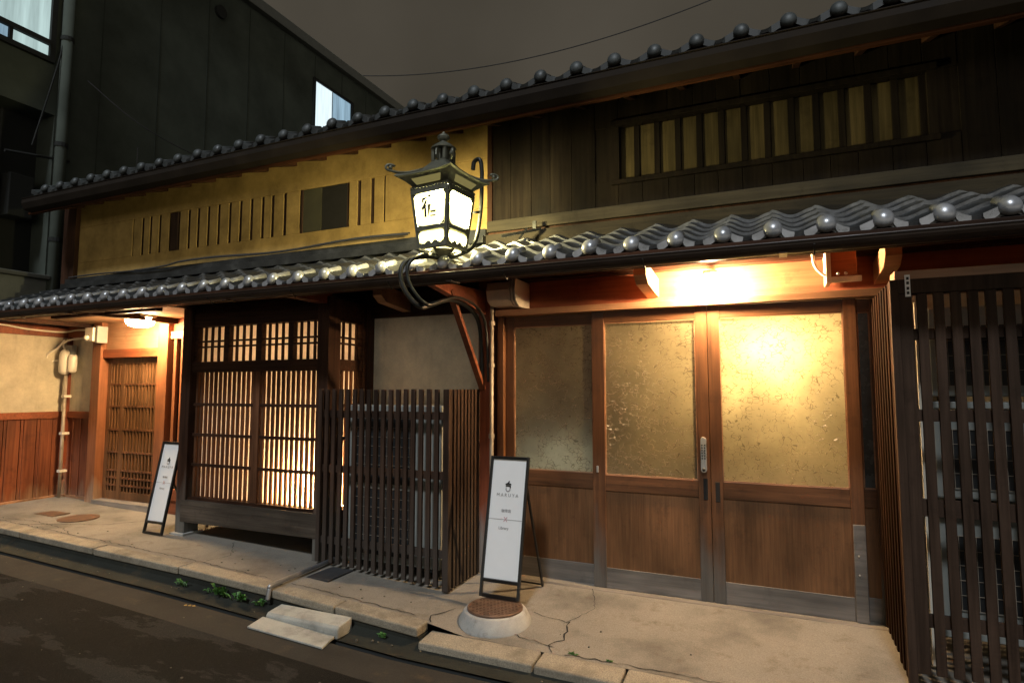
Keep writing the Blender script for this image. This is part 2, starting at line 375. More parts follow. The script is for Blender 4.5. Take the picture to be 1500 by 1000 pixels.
# kerb stones
kb=MB(); kd=MB()
joints=[-12,-10.9,-9.8,-8.7,-7.75,-6.6,-5.5,-4.42,-3.45,-2.85,-2.17]
for a,b in zip(joints,joints[1:]):
    a+=.006;b-=.006; j=random.uniform(-.004,.004)
    za,zb=kraise(a)+j,kraise(b)+j
    kd.hexa([(a-.006,3.412,-.3),(b+.006,3.412,-.3),(b+.006,3.53,-.3),(a-.006,3.53,-.3),(a-.006,3.412,za-.062),(b+.006,3.412,zb-.062),(b+.006,3.53,zb-.062),(a-.006,3.53,za-.062)])
    kb.hexa([(a,3.40,za-.06),(b,3.40,zb-.06),(b,3.54,zb-.06),(a,3.54,za-.06),(a,3.395,za),(b,3.395,zb),(b,3.54,zb+.004),(a,3.54,za+.004)])
joints=[-2.15,-1.36,-.84,-.2,.5,1.2,2,2.9,3.9,5]
for a,b in zip(joints,joints[1:]):
    a+=.006;b-=.006; za,zb=kz(max(a,-1.9))-.004,kz(b)-.004; dy=random.uniform(-.01,.01)
    kb.hexa([(a,3.36+dy,-.3),(b,3.36+dy,-.3),(b,3.53,-.3),(a,3.53,-.3),(a,3.37+dy,za-.01),(b,3.37+dy,zb-.01),(b,3.53,zb+.006),(a,3.53,za+.006)])
struct(kb.build('kerb',M['kerbm'],bevel=.012,seg=3)); struct(kd.build('kerb_base',M['gut']))
# cracks in the pavement (open joints)
def crack(pts,w=.007):
    b=MB(); P=[]
    for (x0,y0),(x1,y1) in zip(pts,pts[1:]):
        n=max(2,int(math.hypot(x1-x0,y1-y0)/.035))
        for i in range(n):
            t=i/n; P.append((x0+(x1-x0)*t+random.uniform(-.012,.012),y0+(y1-y0)*t+random.uniform(-.012,.012)))
    P.append(pts[-1])
    vs=[];fs=[]
    for i,(x,y) in enumerate(P):
        q=P[min(i+1,len(P)-1)];p=P[max(i-1,0)];dx,dy=q[0]-p[0],q[1]-p[1];l=math.hypot(dx,dy) or 1
        ww=w*random.uniform(.35,1.2)
        for s in (-1,1):
            X,Y=x-dy/l*ww*s,y+dx/l*ww*s; vs.append((X,Y,gz(X,Y)+.004))
    for i in range(len(P)-1): fs.append((2*i,2*i+1,2*i+3,2*i+2))
    b.add(vs,fs); return b
cb=MB()
for pts,w in (([(-1.60,3.98),(-1.33,3.93),(-1.22,4.2),(-1.33,4.5)],.0025),([(-1.33,3.93),(-1.28,3.7),(-1.36,3.6),(-1.30,3.53)],.005),
              ([(-1.30,3.6),(-1.7,3.66),(-1.78,3.6)],.003),([(-2.12,3.8),(-2.2,3.62),(-2.16,3.54)],.004),
              ([(-3.4,3.56),(-2.9,3.565),(-2.3,3.56)],.004),([(-7.6,3.56),(-5.5,3.57),(-3.6,3.56)],.004),
              ([(-6.9,3.56),(-6.6,3.72),(-6.2,3.95),(-5.9,4.35)],.006),([(-7.4,3.62),(-6.9,3.70),(-6.4,3.66),(-6.1,3.56)],.004),
              ([(-7.9,3.7),(-7.6,3.66),(-7.4,3.62)],.004),([(-4.6,4.1),(-4.3,3.8),(-4.35,3.6)],.003),
              ([(-1.22,3.54),(-.6,3.56),(.1,3.55),(.9,3.56)],.004)):
    c=crack(pts,w); cb.add(c.v,c.f)
struct(cb.build('pavement_crack',M['black']))

# ------------------------------------------------------------------ the town house
H=thing('town_house','old two-storey timber town house with tiled eaves, ochre plaster and dark boards','house',(-3,4.6,0))
def P(mb,name,mat,parent=None,bevel=.003,**k): return mb.build(name,M[mat],H if parent is None else parent,bevel,**k)
# ground-floor walls
P(MB().box(-3.52,-2.30,4.66,4.80,-.05,2.17),'plaster_wall','plaster')
P(MB().box(-3.50,-2.30,4.60,4.78,2.17,2.40),'wall_beam','darkx')
P(MB().box(-2.305,-2.195,4.50,4.72,-.03,2.42),'post','bengaraz')
P(MB().box(-3.68,-3.50,4.56,4.72,.0,2.38),'post','dark')
P(MB().box(-2.19,4.2,4.64,4.72,2.165,2.60),'wall_board','lintelboard')
P(MB().box(-2.16,4.2,4.52,4.72,2.112,2.163),'door_rail','rail')
P(MB().box(-2.155,-2.10,4.56,4.72,-.02,2.11),'door_jamb','door')
P(MB().box(-2.16,4.2,4.50,4.80,-.10,-.004),'door_sill','kick')
P(MB().box(-2.19,4.2,4.55,4.64,2.40,2.52),'wall_beam','darkx')
# sliding doors
def sliding_door(x0,x1,gx0,gx1,yf,lock=False,dark=False):
    t=.035
    fr_=MB()
    fr_.box(x0,gx0,yf,yf+t,0.0,2.108)
    fr_.box(gx1,x1,yf,yf+t,0.0,2.108)
    d=P(fr_,'sliding_door','door')
    P(MB().box(gx0,gx1,yf+.003,yf+t-.003,2.02,2.108),'rail','doorh',d)
    P(MB().box(gx0,gx1,yf+.003,yf+t-.003,.725,.845),'rail','doorh',d)
    P(MB().box(gx0,gx1,yf+.012,yf+.024,.15,.725),'lower_panel','doorpanel',d,bevel=0)
    P(MB().box(gx0,gx1,yf+.006,yf+t-.004,0.0,.15),'kick_board','kick',d)
    P(MB().add([(gx0,yf+.017,.845),(gx1,yf+.017,.845),(gx1,yf+.017,2.02),(gx0,yf+.017,2.02)],[(0,1,2,3)]),'glass_pane','shadeglass' if dark else 'glass',d,bevel=0)
    b=MB()   # glazing beads
    for a in ((gx0,gx0+.008,yf+.006,yf+.013,.845,2.02),(gx1-.008,gx1,yf+.006,yf+.013,.845,2.02),(gx0,gx1,yf+.006,yf+.0125,.845,.853),(gx0,gx1,yf+.006,yf+.0125,2.012,2.02)): b.box(*a)
    P(b,'glazing_bead','rail',d,bevel=0)
    return d
dA=sliding_door(-2.098,-1.25,-2.022,-1.332,4.605)
dB=sliding_door(-1.335,-.462,-1.235,-.546,4.562)
dC=sliding_door(-.458,.494,-.378,.414,4.562)
dD=sliding_door(.48,.66,.500,.574,4.605,dark=True)
P(MB().box(-1.305,-1.287,4.556,4.562,.86,.91),'door_lock','chrome',dB)
P(MB().box(-.512,-.482,4.556,4.5615,.71,.86),'finger_pull','black',dB,bevel=.002)
P(MB().box(-.430,-.400,4.556,4.5615,.70,.84),'finger_pull','black',dC,bevel=.002)
# keypad lock
kl=MB()
pts=[]
for k in range(9): a=math.pi*k/8; pts.append((-.504+.021*math.cos(a),1.135+.021*math.sin(a)))
for k in range(9): a=math.pi+math.pi*k/8; pts.append((-.504+.021*math.cos(a),.925+.021*math.sin(a)))
kl.prism(pts,'y',4.538,4.562)
P(kl,'keypad_lock','chrome',dB,bevel=.003)
kk=MB()
for i in range(6):
    for j in (-.009,.009): kk.tube([(-.504+j,4.540,1.10-.019*i),(-.504+j,4.533,1.10-.019*i)],.0055,8)
P(kk,'keypad_button','iron',dB,bevel=0)
P(MB().ball((-.504,4.535,.925),.012,12,8),'lock_knob','iron',dB,bevel=0,smooth=True)
P(MB().box(.420,.492,4.555,4.5615,0,.62),'door_stop_board','kick',dC)
bl=MB()
for z in (.42,.30): bl.ball((.447,4.552,z),.006,8,6)
P(bl,'screw','chrome',dC,bevel=0)
# the room behind the figured glass
rm=MB()
rm.box(-2.14,3.4,7.4,7.5,-.1,2.6).box(-2.25,-2.19,4.72,7.5,-.1,2.6).box(3.4,3.5,4.7,7.5,-.1,2.6)
rm.box(-2.2,3.5,4.66,7.5,-.16,-.10).box(-2.2,3.5,4.72,7.5,2.6,2.66)
P(rm,'room_wall','room',bevel=0)
P(MB().ball((-.03,4.88,1.76),.055,16,10),'ceiling_bulb','bulb_in',bevel=0,smooth=True)
P(MB().tube([(-.03,4.88,1.82),(-.03,4.88,2.6)],.005,6),'bulb_cord','black',bevel=0)
P(MB().box(-2.0,-1.35,4.80,4.84,.92,.97),'strip_light','bulb_in2',bevel=0)
P(MB().box(.66,4.2,4.60,4.66,-.05,2.11),'plaster_wall','plaster')
# ---- entrance at the left
P(MB().box(-7.49,-7.335,4.50,4.70,.12,2.30),'entrance_post','post_lit')
P(MB().box(-6.33,-6.17,4.50,4.70,.10,2.30),'entrance_post','post_lit')
P(MB().box(-7.335,-6.33,4.53,4.68,1.87,1.97),'entrance_lintel','bengara')
P(MB().box(-7.335,-6.33,4.57,4.66,1.97,2.29),'lintel_panel','rail')
P(MB().box(-7.335,-6.33,4.48,4.68,.10,.225),'entrance_sill','kick')
ed=P(MB().box(-7.335,-7.27,4.60,4.64,.225,1.87).box(-7.09,-7.02,4.60,4.64,.225,1.87).box(-6.39,-6.33,4.60,4.64,.225,1.87).box(-7.27,-7.09,4.602,4.638,1.80,1.87).box(-7.02,-6.39,4.602,4.638,1.80,1.87).box(-7.27,-7.09,4.602,4.638,.225,.32).box(-7.02,-6.39,4.602,4.638,.225,.32),'entrance_door','ldoor')
lb=MB()
x=-7.24
while x<-6.41:
    if not(-7.10<x<-7.01): lb.box(x-.011,x+.011,4.603,4.620,.32,1.80)
    x+=.058
P(lb,'lattice_bar','ldoor',ed,bevel=0)
lr=MB()
for z in (1.56,1.30,1.03,.77,.56,.475,.39):
    for a,b in ((-7.27,-7.09),(-7.02,-6.39)): lr.box(a,b,4.598,4.613,z-.010,z+.010)
P(lr,'lattice_rail','lattice',ed,bevel=0)
P(MB().box(-7.27,-6.39,4.630,4.636,.32,1.80),'backing_panel','ldoorback',ed,bevel=0)
# narrow lattice window between entrance and bay
lw=P(MB().box(-6.17,-5.2,4.60,4.66,.30,2.10),'side_window','black',bevel=0)
b=MB()
x=-6.10
while x<-5.3: b.box(x-.022,x+.022,4.54,4.58,.42,2.06); x+=.115
P(b,'window_bar','post_lit',lw)
P(MB().box(-6.168,-5.3,4.53,4.60,2.06,2.14),'window_head','rail',lw)
P(MB().box(-6.168,-5.3,4.53,4.60,.30,.42),'window_sill','bengara',lw)
P(MB().box(-6.17,-5.2,4.56,4.66,2.14,2.34),'lintel_panel','bengara')
P(MB().box(-6.17,-5.2,4.56,4.66,.0,.30),'foot_board','bengara')
# side wall and back wall of the entrance corner
def dado(x0,x1,y0,y1,name):
    pass
P(MB().box(-8.10,-7.49,4.60,4.72,1.23,2.14),'cream_wall','cream')
P(MB().box(-8.22,-8.10,3.62,4.72,1.23,2.14),'cream_wall','cream')
P(MB().box(-8.098,-7.49,4.575,4.72,1.15,1.23),'dado_rail','bengara')
P(MB().box(-8.22,-8.075,3.60,4.60,1.15,1.23),'dado_rail','bengara')
b=MB(); y=3.60
while y<4.58: b.box(-8.20,-8.098+random.uniform(-.003,.003),y+.003,min(y+.17,4.6)-.003,.22,1.15); y+=.17
x=-8.09
while x<-7.5: b.box(x+.003,min(x+.15,-7.49)-.003,4.60+random.uniform(-.003,.003),4.70,.22,1.15); x+=.15
P(b,'dado_board','dado')
b=MB()
for y in (3.62,3.80,3.97,4.14,4.31): b.box(-8.098,-8.082,y,y+.022,.22,1.15)
for x in (-7.95,-7.8,-7.65): b.box(x,x+.018,4.585,4.598,.22,1.15)
P(b,'batten','dado')
P(MB().box(-8.21,-8.06,3.58,4.60,.08,.222).box(-8.06,-7.49,4.56,4.7,.08,.222),'foot_board','rail')
P(MB().box(-8.20,-8.05,4.56,4.70,.10,2.30),'corner_post','bengaraz')
P(MB().box(-8.24,-8.06,3.58,4.56,2.14,2.27).box(-8.05,-7.49,4.54,4.70,2.14,2.27),'wall_beam','bengara')
P(MB().box(-8.24,-8.07,3.46,3.58,.0,2.30),'corner_post','bengaraz')
P(MB().box(-8.2,-5.3,3.68,4.6,2.29,2.32),'entrance_ceiling','ceilwood',bevel=0)
b=MB()
b.bar((-7.6,3.62,2.262),(-7.6,4.6,2.262),.06,.05).bar((-6.15,3.62,2.258),(-6.15,4.6,2.258),.09,.06).bar((-7.0,3.80,2.266),(-5.35,3.80,2.266),.07,.045)
P(b,'ceiling_batten','darkx')
# ---- lower eave (underside, fascia, gutter)
XL,XR=-8.42,4.25
b=MB(); b.prism([(3.62,2.30),(4.62,2.64),(4.62,2.68),(3.62,2.34)],'x',XL,XR)
P(b,'eave_soffit','darkx',bevel=0)
def copies(o,n,dx,dy=0,dz=0):
    for k in range(1,n+1):
        c=o.copy(); COL.objects.link(c); c.parent=o.parent; c.location=(o.location.x+dx*k,o.location.y+dy*k,o.location.z+dz*k)
copies(P(MB().bar((-7.9,3.63,2.285),(-7.9,4.6,2.60),.05,.055),'rafter','darkx',bevel=0),26,.455)
P(MB().box(XL,XR,3.575,3.615,2.235,2.335),'fascia_board','darkx')
gut=MB()
prof=[(3.575+.055*math.cos(a)-.055,2.283+.055*math.sin(a)) for a in [math.pi+math.pi*k/10 for k in range(11)]]
inner=[(3.575+.050*math.cos(a)-.055,2.283+.050*math.sin(a)) for a in [2*math.pi-math.pi*k/10 for k in range(11)]]
gut.prism(prof+inner,'x',XL,XR)
gut.tube([(XL,3.466,2.284),(XR,3.466,2.284)],.006,8)
for x in (-6.2,-4.1,-2.0,.05,2.1):
    gut.box(x-.02,x+.02,3.4615,3.58,2.224,2.232)
P(gut,'gutter','gutter',bevel=0)
b=MB(); x=-7.9
while x<4.1:
    b.tube([(x,3.60,2.31),(x,3.52,2.215),(x,3.462,2.26)],.005,6); x+=.9
P(b,'gutter_bracket','iron',bevel=0)
# projecting bracket arms lit by the lamp
def arm(x,y0=4.64,y1=3.75):
    b=MB(); b.prism([(y1,2.40),(y1,2.30),(y1+.08,2.245),(y0,2.205),(y0,2.35)],'x',x-.045,x+.045)
    P(b,'eave_bracket','rail')
for x in (-.86,.66,2.2,-3.1): arm(x,4.64,4.15)
P(MB().prism([(3.66,2.29),(3.66,2.25),(4.5,2.13),(4.5,2.33)],'x',-2.30,-2.24),'eave_bracket','lintelboard')
P(MB().prism([(3.66,2.29),(3.66,2.245),(4.1,2.245),(4.1,2.33)],'x',-3.64,-3.54),'eave_bracket','bengaraz')
P(MB().bar((-2.255,3.92,2.25),(-2.262,4.50,1.50),.05,.035),'eave_brace','bengara')
# ---- tiled roofs
def h(u):
    u=u%1.0; w=u**.88
    return .5+.5*math.cos(2*math.pi*w)
def tiles(x0,k0,k1,pitch,y0,z0,slope,rows,expo,amp):
    """wavy pan tiles, each course lying on the one below"""
    b=MB(); n=14
    for r in range(rows):
        ya=y0+expo*r; yb=ya+expo+.03
        vs=[];m=(k1-k0)*n+1
        for i in range(m):
            u=i/n; x=x0+(k0+u)*pitch; hh=h(u)*amp+.010*(1-(u%1.0))
            jit=.005*math.sin(37.1*int(u)+r*5.3)
            za=z0+slope*(ya-y0)+hh+.020+jit; zb=z0+slope*(yb-y0)+hh-.003
            mid=abs((u%1)-.5)<.13; lip=.022 if r else (.020 if mid else .050); yo=.014 if (mid and not r) else 0
            vs+= [(x,ya+yo,za-lip),(x,ya+yo*.3,za),(x,yb,zb),(x,ya+yo+(.012 if r else .02),za-lip)]
        fs=[]
        for i in range(m-1):
            a=4*i;c=4*(i+1)
            fs+=[(a,c,c+1,a+1),(a+1,c+1,c+2,a+2),(a+3,c+3,c,a),(a+2,c+2,c+3,a+3)]
        b.add(vs,fs)
    return b
LP=.2655; LX=.268
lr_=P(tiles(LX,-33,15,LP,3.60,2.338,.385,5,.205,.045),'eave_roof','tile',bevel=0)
lr_.data.materials.append(M['tileedge'])          # light caught by each course's front edge, put into the colour
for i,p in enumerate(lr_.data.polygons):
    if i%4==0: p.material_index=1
ballm=MB().ball((0,0,0),.0505,20,12,1,.8,1).tube([(0,.0,0),(0,.16,.0)],.034,14)
def balls(parent,ks,x0,pitch,y,z,s,name='round_tile_end',mat='ball'):
    o=None
    for k in ks:
        x=x0+k*pitch
        if o is None:
            mb=MB(); mb.v=[(v[0]*s+x,v[1]*s+y,v[2]*s+z+v[1]*s*.38) for v in ballm.v]; mb.f=list(ballm.f)
            o=mb.build(name,M[mat],parent,smooth=True); X0=x
        else:
            c=o.copy(); COL.objects.link(c); c.parent=parent; c.location=(x-X0,0,random.uniform(-.004,.004))
balls(lr_,range(-32,15),LX,LP,3.595,2.390,1.0)
for ua,ub in ((.15,.41),(.59,.87)):
    fp=MB(); n=7; top=[];bot=[]
    for i in range(n+1):
        t=i/n; u=ua+(ub-ua)*t; x=LX+(-32+u)*LP; z=2.338+h(u)*.045+.010*(1-u)+.020
        top.append((x,z-.002)); bot.append((x,z-.020-.030*max(0,math.sin(math.pi*t))**.35))
    fp.prism(top+bot[::-1],'y',3.588,3.6005)
    o=fp.build('tile_front_plate',M['ball'],lr_)
    for k in range(1,46):
        c=o.copy(); COL.objects.link(c); c.parent=lr_; c.location=(LP*k,random.uniform(-.002,.002),random.uniform(-.003,.003))
P(MB().box(-2.24,XR,4.50,4.60,2.700,2.812),'roof_flashing','trimdark')
P(MB().box(-2.24,XR,4.55,4.60,2.812,2.84),'trim_gap','dark')
P(MB().box(-2.24,XR,4.52,4.60,2.840,2.935),'wall_trim','trim')
P(MB().box(-8.1,-2.24,4.44,4.60,2.735,2.80).box(-8.1,-2.24,4.49,4.60,2.80,2.868),'roof_flashing','tile')
cab=[];x=-8.0
while x<-2.9: cab.append((x,4.47+.02*math.sin(x*2.3),2.895+.012*math.sin(x*3.1)-.02*(x<-6))); x+=.2
P(MB().tube(cab,.010,6).tube([(p[0],p[1]+.03,p[2]+.016) for p in cab[6:]],.007,6),'wall_cable','rubber',bevel=0)
# upper roof
UP=.2865; UX=.140
ur=P(tiles(UX,-29,14,UP,4.10,3.826,.42,3,.21,.048),'main_roof','tiledim',bevel=0)
balls(ur,range(-28,14),UX,UP,4.095,3.876,1.0,mat='balldim')
b=MB(); b.prism([(4.70,4.085),(8.3,5.55),(11.8,4.1),(11.8,4.0),(8.3,5.45),(4.70,3.99)],'x',-8.2,4.2)
P(b,'roof_slope','tile',ur,bevel=0)
b=MB(); b.prism([(4.12,3.70),(4.75,3.92),(4.75,3.98),(4.12,3.82)],'x',-8.2,4.2)
P(b,'upper_soffit','darkx',bevel=0)
P(MB().box(-8.2,4.2,4.10,4.14,3.60,3.81),'fascia_board','fascia')
copies(P(MB().bar((-8.0,4.145,3.66),(-8.0,4.6,3.83),.045,.06),'upper_rafter','darkx',bevel=0),30,.39)
gp=[(4.09,3.752),(4.00,3.757),(3.99,3.70),(4.02,3.635),(4.09,3.612)]
P(MB().prism(gp,'x',-8.15,4.2).tube([(-8.15,3.995,3.757),(4.2,3.995,3.757)],.006,6),'gutter','guttertop')
# ---- upper walls, ochre plaster half
YW=4.60
P(MB().box(-8.05,-2.26,YW,4.72,2.80,3.085).box(-8.05,-2.26,YW,4.72,3.535,3.90).box(-8.05,-7.02,YW,4.72,3.085,3.535)
  .box(-3.36,-2.26,YW,4.72,3.085,3.535),'ochre_wall','yellow',bevel=.006)
P(MB().box(-7.02,-3.36,4.622,4.72,3.085,3.535),'window_recess','slat',bevel=0)
edges=[-7.02,-6.84,-6.70,-6.54,-6.36]
def vbars(edges,gap=.040,y=YW+.004):
    for a,c in zip(edges,edges[1:]):
        P(MB().box(a+gap/2,c-gap/2,y,4.616,3.085,3.535),'plaster_bar','yellow',bevel=.004)
vbars(edges); vbars([-6.22,-6.05,-5.90,-5.74,-5.58,-5.41,-5.25,-5.09,-4.93,-4.79,-4.62,-4.40])
vbars([-3.81,-3.67,-3.51,-3.36])
P(MB().box(-6.35,-6.23,4.60,4.63,3.09,3.53),'blind_bar','slat')
w=P(MB().box(-4.15,-3.825,4.614,4.621,3.09,3.53),'upper_window','black',bevel=0)
P(MB().box(-4.385,-4.14,4.608,4.616,3.09,3.53),'window_panel','olivepane',w,bevel=0)
P(MB().box(-4.40,-4.375,4.598,4.612,3.088,3.532),'window_frame','slat',w)
P(MB().box(-8.30,-8.05,4.55,4.72,2.70,3.90),'corner_board','dark')
# dark cladding half
P(MB().box(-2.26,-2.215,4.565,4.72,2.80,3.92),'post','dark')
cl=MB(); x=-2.215
while x<4.2:
    w_=random.choice((.17,.19,.2)); x1=min(x+w_,4.2); dy=random.uniform(0,.003)
    for a,c,z0,z1 in (((x,x1,2.93,3.905),) if (x1<-1.125 or x>.98) else ((x,x1,2.93,3.155),(x,x1,3.60,3.905))):
        cl.box(a+.0015,c-.0015,YW-.012-dy,4.70,z0,z1)
    x=x1
P(cl,'dark_cladding','shiplap',bevel=.002)
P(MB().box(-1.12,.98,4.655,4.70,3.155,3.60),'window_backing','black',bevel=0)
for k in range(13):
    a=-1.10+k*.1595
    P(MB().box(a,a+.122,4.64+random.uniform(0,.006),4.652,3.157,3.598),'window_board','lath',bevel=.002)
for k in range(14):
    a=-1.10+k*.1595-.047
    if k==0:a+=.01
    P(MB().box(a,a+.044,4.629,4.654,3.157,3.598),'window_bar','shiplap',bevel=.002)
P(MB().box(-1.30,-1.10,4.597,4.66,3.12,3.64),'window_side','shiplap')
P(MB().box(.966,1.16,4.597,4.66,3.12,3.64),'window_side','shiplap')
P(MB().box(-1.16,1.02,4.56,4.60,3.598,3.64).box(-1.16,1.02,4.56,4.60,3.118,3.156),'window_rail','shiplap')
# gable ends and rear
b=MB(); b.prism([(4.72,0),(4.72,4.02),(8.3,5.42),(11.7,4.02),(11.7,0)],'x',-8.28,-8.14)
b.prism([(4.72,0),(4.72,4.02),(8.3,5.42),(11.7,4.02),(11.7,0)],'x',4.05,4.19); b.box(-8.14,4.05,11.6,11.7,0,4.0)
P(b,'gable_wall','nb',bevel=0)
# ------------------------------------------------------------------ bay window
BW=P(MB().box(-5.26,-3.52,4.04,4.15,.245,.45),'bay_window','beamgrey')
def S(mb,name,mat,bevel=.002,**k): return mb.build(name,M[mat],BW,bevel,**k)
S(MB().box(-3.640,-3.515,4.045,4.20,.02,2.30),'corner_post','dark')
S(MB().box(-5.33,-5.205,4.045,4.20,.08,2.30),'corner_post','dark')
S(MB().box(-5.36,-5.17,4.01,4.23,.05,.14),'post_foot','ring')
for a in ((-5.205,-3.64,4.07,4.17,2.105,2.30),(-5.205,-3.64,4.06,4.17,1.665,1.765),(-5.205,-3.64,4.07,4.16,.45,.475)): S(MB().box(*a),'bay_rail','darkx')
S(MB().box(-4.415,-4.34,4.085,4.15,.475,1.665),'middle_stile','lattice')
b=MB()
for a,c in ((-5.205,-4.415),(-4.34,-3.64)):
    n=round((c-a)/.0595)
    for i in range(n):
        x=a+(i+.2)*(c-a)/n; b.box(x,x+.026,4.106,4.126,.475,1.665)
for y0,y1 in ((4.20,4.52),):
    n=5
    for i in range(n):
        y=y0+(i+.2)*(y1-y0)/n; b.box(-3.580,-3.560,y,y+.026,.475,1.665)
S(b,'lattice_bar','lattice',0)
b=MB()
for z in (1.355,1.065,.78):
    b.box(-5.205,-4.415,4.094,4.1058,z-.014,z+.014).box(-4.34,-3.64,4.094,4.1058,z-.014,z+.014).box(-3.558,-3.545,4.20,4.52,z-.016,z+.016)
S(b,'lattice_rail','darkx',0)
b=MB()
tr=[(-5.170,-4.815),(-4.752,-4.401),(-4.333,-4.011),(-3.955,-3.642)]
prev=-5.205
for a,c in tr:
    if a-prev>.003: b.box(prev,a,4.085,4.14,1.765,2.105)
    prev=c
    for k in range(1,4):
        x=a+(c-a)*(k)/4; b.box(x-.008,x+.008,4.095,4.118,1.765,2.105)
    for z in (1.908,1.962): b.box(a,c,4.090,4.112,z-.0085,z+.0085)
for k in range(1,4):
    y=4.20+.32*k/3.5; b.box(-3.575,-3.552,y-.008,y+.008,1.765,2.105)
for z in (1.908,1.962): b.box(-3.570,-3.547,4.20,4.52,z-.0085,z+.0085)
S(b,'transom_bar','darkx',0)
S(MB().box(-3.64,-3.52,4.52,4.58,.3,2.30).box(-3.62,-3.53,4.20,4.52,1.665,1.765).box(-3.62,-3.53,4.20,4.52,2.105,2.30).box(-3.62,-3.52,4.15,4.52,.245,.45),'side_rail','darkx')
S(MB().add([(-5.205,4.165,.455),(-3.61,4.165,.455),(-3.61,4.165,2.12),(-5.205,4.165,2.12)],[(0,1,2,3)]),'paper_screen','paper',0)
S(MB().add([(-3.608,4.17,.455),(-3.608,4.52,.455),(-3.608,4.52,2.12),(-3.608,4.17,2.12)],[(0,1,2,3)]),'paper_screen','paper',0)
b=MB()
b.box(-5.3,-3.56,4.17,5.9,.40,.45).box(-5.3,-3.60,4.17,5.9,2.30,2.34).box(-5.34,-5.30,4.2,5.9,.4,2.34).box(-3.60,-3.56,4.7,5.9,.4,2.34).box(-5.34,-3.56,5.9,5.95,.4,2.34)
S(b,'room_wall','room',0)
S(MB().ball((-3.87,4.34,.60),.05,14,9),'floor_lamp','bulb_bay',0,smooth=True)
S(MB().box(-4.75,-4.1,4.9,5.3,2.22,2.25),'ceiling_lamp','bulb_bay2',0)

# ------------------------------------------------------------------ lamps on the facade
dl=thing('door_lamp','glaring warm lamp fixed above the middle of the sliding glass doors','lamp',(-.42,4.64,2.28))
MB().lathe((-.42,4.45,2.315),[(.045,0),(.05,.01),(.05,.03)],20).build('lamp_base',M['pvc'],dl,.002)
MB().ball((-.42,4.45,2.262),.058,18,12).build('lamp_globe',M['bulb_door'],dl,smooth=True)
MB().box(-.44,-.40,4.45,4.642,2.325,2.345).build('bracket',M['pvc'],dl,.002)
el=thing('entrance_lamp','lit flat ceiling lamp under the eave above the lattice entrance door','lamp',(-6.24,4.22,2.28))
MB().lathe((-6.24,4.22,2.265),[(.16,.0),(.165,.012),(.165,.024)],28).build('lamp_base',M['pvc'],el,.002)
MB().lathe((-6.24,4.22,2.165),[(.05,.0),(.10,.012),(.13,.04),(.14,.098)],28).build('lamp_shade',M['bulb_entry'],el,smooth=True)

# ------------------------------------------------------------------ iron lantern
LC=Vector((-2.14,3.615,0)); th=R(-6)
LN=thing('hanging_lantern','lit iron lantern with a curled roof and a black character on its glass','lantern',(-2.14,3.615,2.48))
def rot(v):
    x,y=v.x,v.y; return Vector((LC.x+x*math.cos(th)-y*math.sin(th),LC.y+x*math.sin(th)+y*math.cos(th),v.z))
def L(mb,name,mat,parent=None,bevel=.0015,**k): return mb.xf(rot).build(name,M[mat],parent or LN,bevel,**k)
def hw(z):  # half width of the tapering body
    return .112+(z-2.50)/.38*.040
frm=MB()
zb,zm,zt=2.50,2.615,2.885
for sx in (-1,1):
    for sy in (-1,1):
        frm.bar((sx*hw(zb),sy*hw(zb),zb-.02),(sx*hw(zt),sy*hw(zt),zt),.025,.025)
for z,t in ((zb-.006,.030),(zm,.032),(zt-.010,.040)):
    w_=hw(z)
    for s in (-1,1):
        frm.bar((-w_,s*w_,z),(w_,s*w_,z),.034,t); frm.bar((s*w_,-w_,z),(s*w_,w_,z),.034,t)
# beading under the roof
for i in range(11):
    q=-hw(zt)+2*hw(zt)*i/10
    for s in (-1,1): frm.ball((q,s*(hw(zt)+.012),zt+.012),.009,8,6); frm.ball((s*(hw(zt)+.012),q,zt+.012),.009,8,6)
frm.box(-.165,.165,-.165,.165,zt+.018,zt+.030)
frm.lathe((0,0,2.42),[(.03,.0),(.05,.02),(.095,.045),(.110,.06)],4)
frame=L(frm,'lantern_frame','bronze')
# scalloped fretwork and rounded corners in the window openings
fret=MB()
for side in range(4):
    def to(u,z,off=.0):
        w_=hw(z)+off; return {0:(u,-w_,z),1:(w_,u,z),2:(u,w_,z),3:(-w_,u,z)}[side]
    def plate(pts):
        n=len(pts); b=[to(u,z,.004) for u,z in pts]+[to(u,z,.012) for u,z in pts]
        fret.add(b,[tuple(range(n)),tuple(range(2*n-1,n-1,-1))]+[(i,(i+1)%n,n+(i+1)%n,n+i) for i in range(n)])
    for (z0,z1,m_,r_) in ((zm+.018,zt-.030,.018,.040),(zb+.010,zm-.018,.018,.026)):
        for sx in (-1,1):
            for top in (0,1):
                zc=z1 if top else z0; w_=hw(zc)-.014
                cz=zc-r_ if top else zc+r_; cu=w_-r_
                arc=[(sx*(cu+r_*math.sin(a)),cz+(1 if top else -1)*r_*math.cos(a)) for a in [math.pi/2*k/6 for k in range(7)]]
                plate([(sx*w_,zc)]+arc)
    pts=[(-.06,zb+.004)]
    for k in range(17):
        t=k/16; u=-.06+.12*t; zz=zb+.010+.016*abs(math.sin(2*math.pi*t))*(1 if abs(t-.5)>.03 else .2); pts.append((u,zz))
    pts.append((.06,zb+.004)); plate(pts)
    plate([(-.05,zt-.012),(.05,zt-.012),(.03,zt-.020),(-.03,zt-.020)])
L(fret,'fretwork','bronze',frame,0)
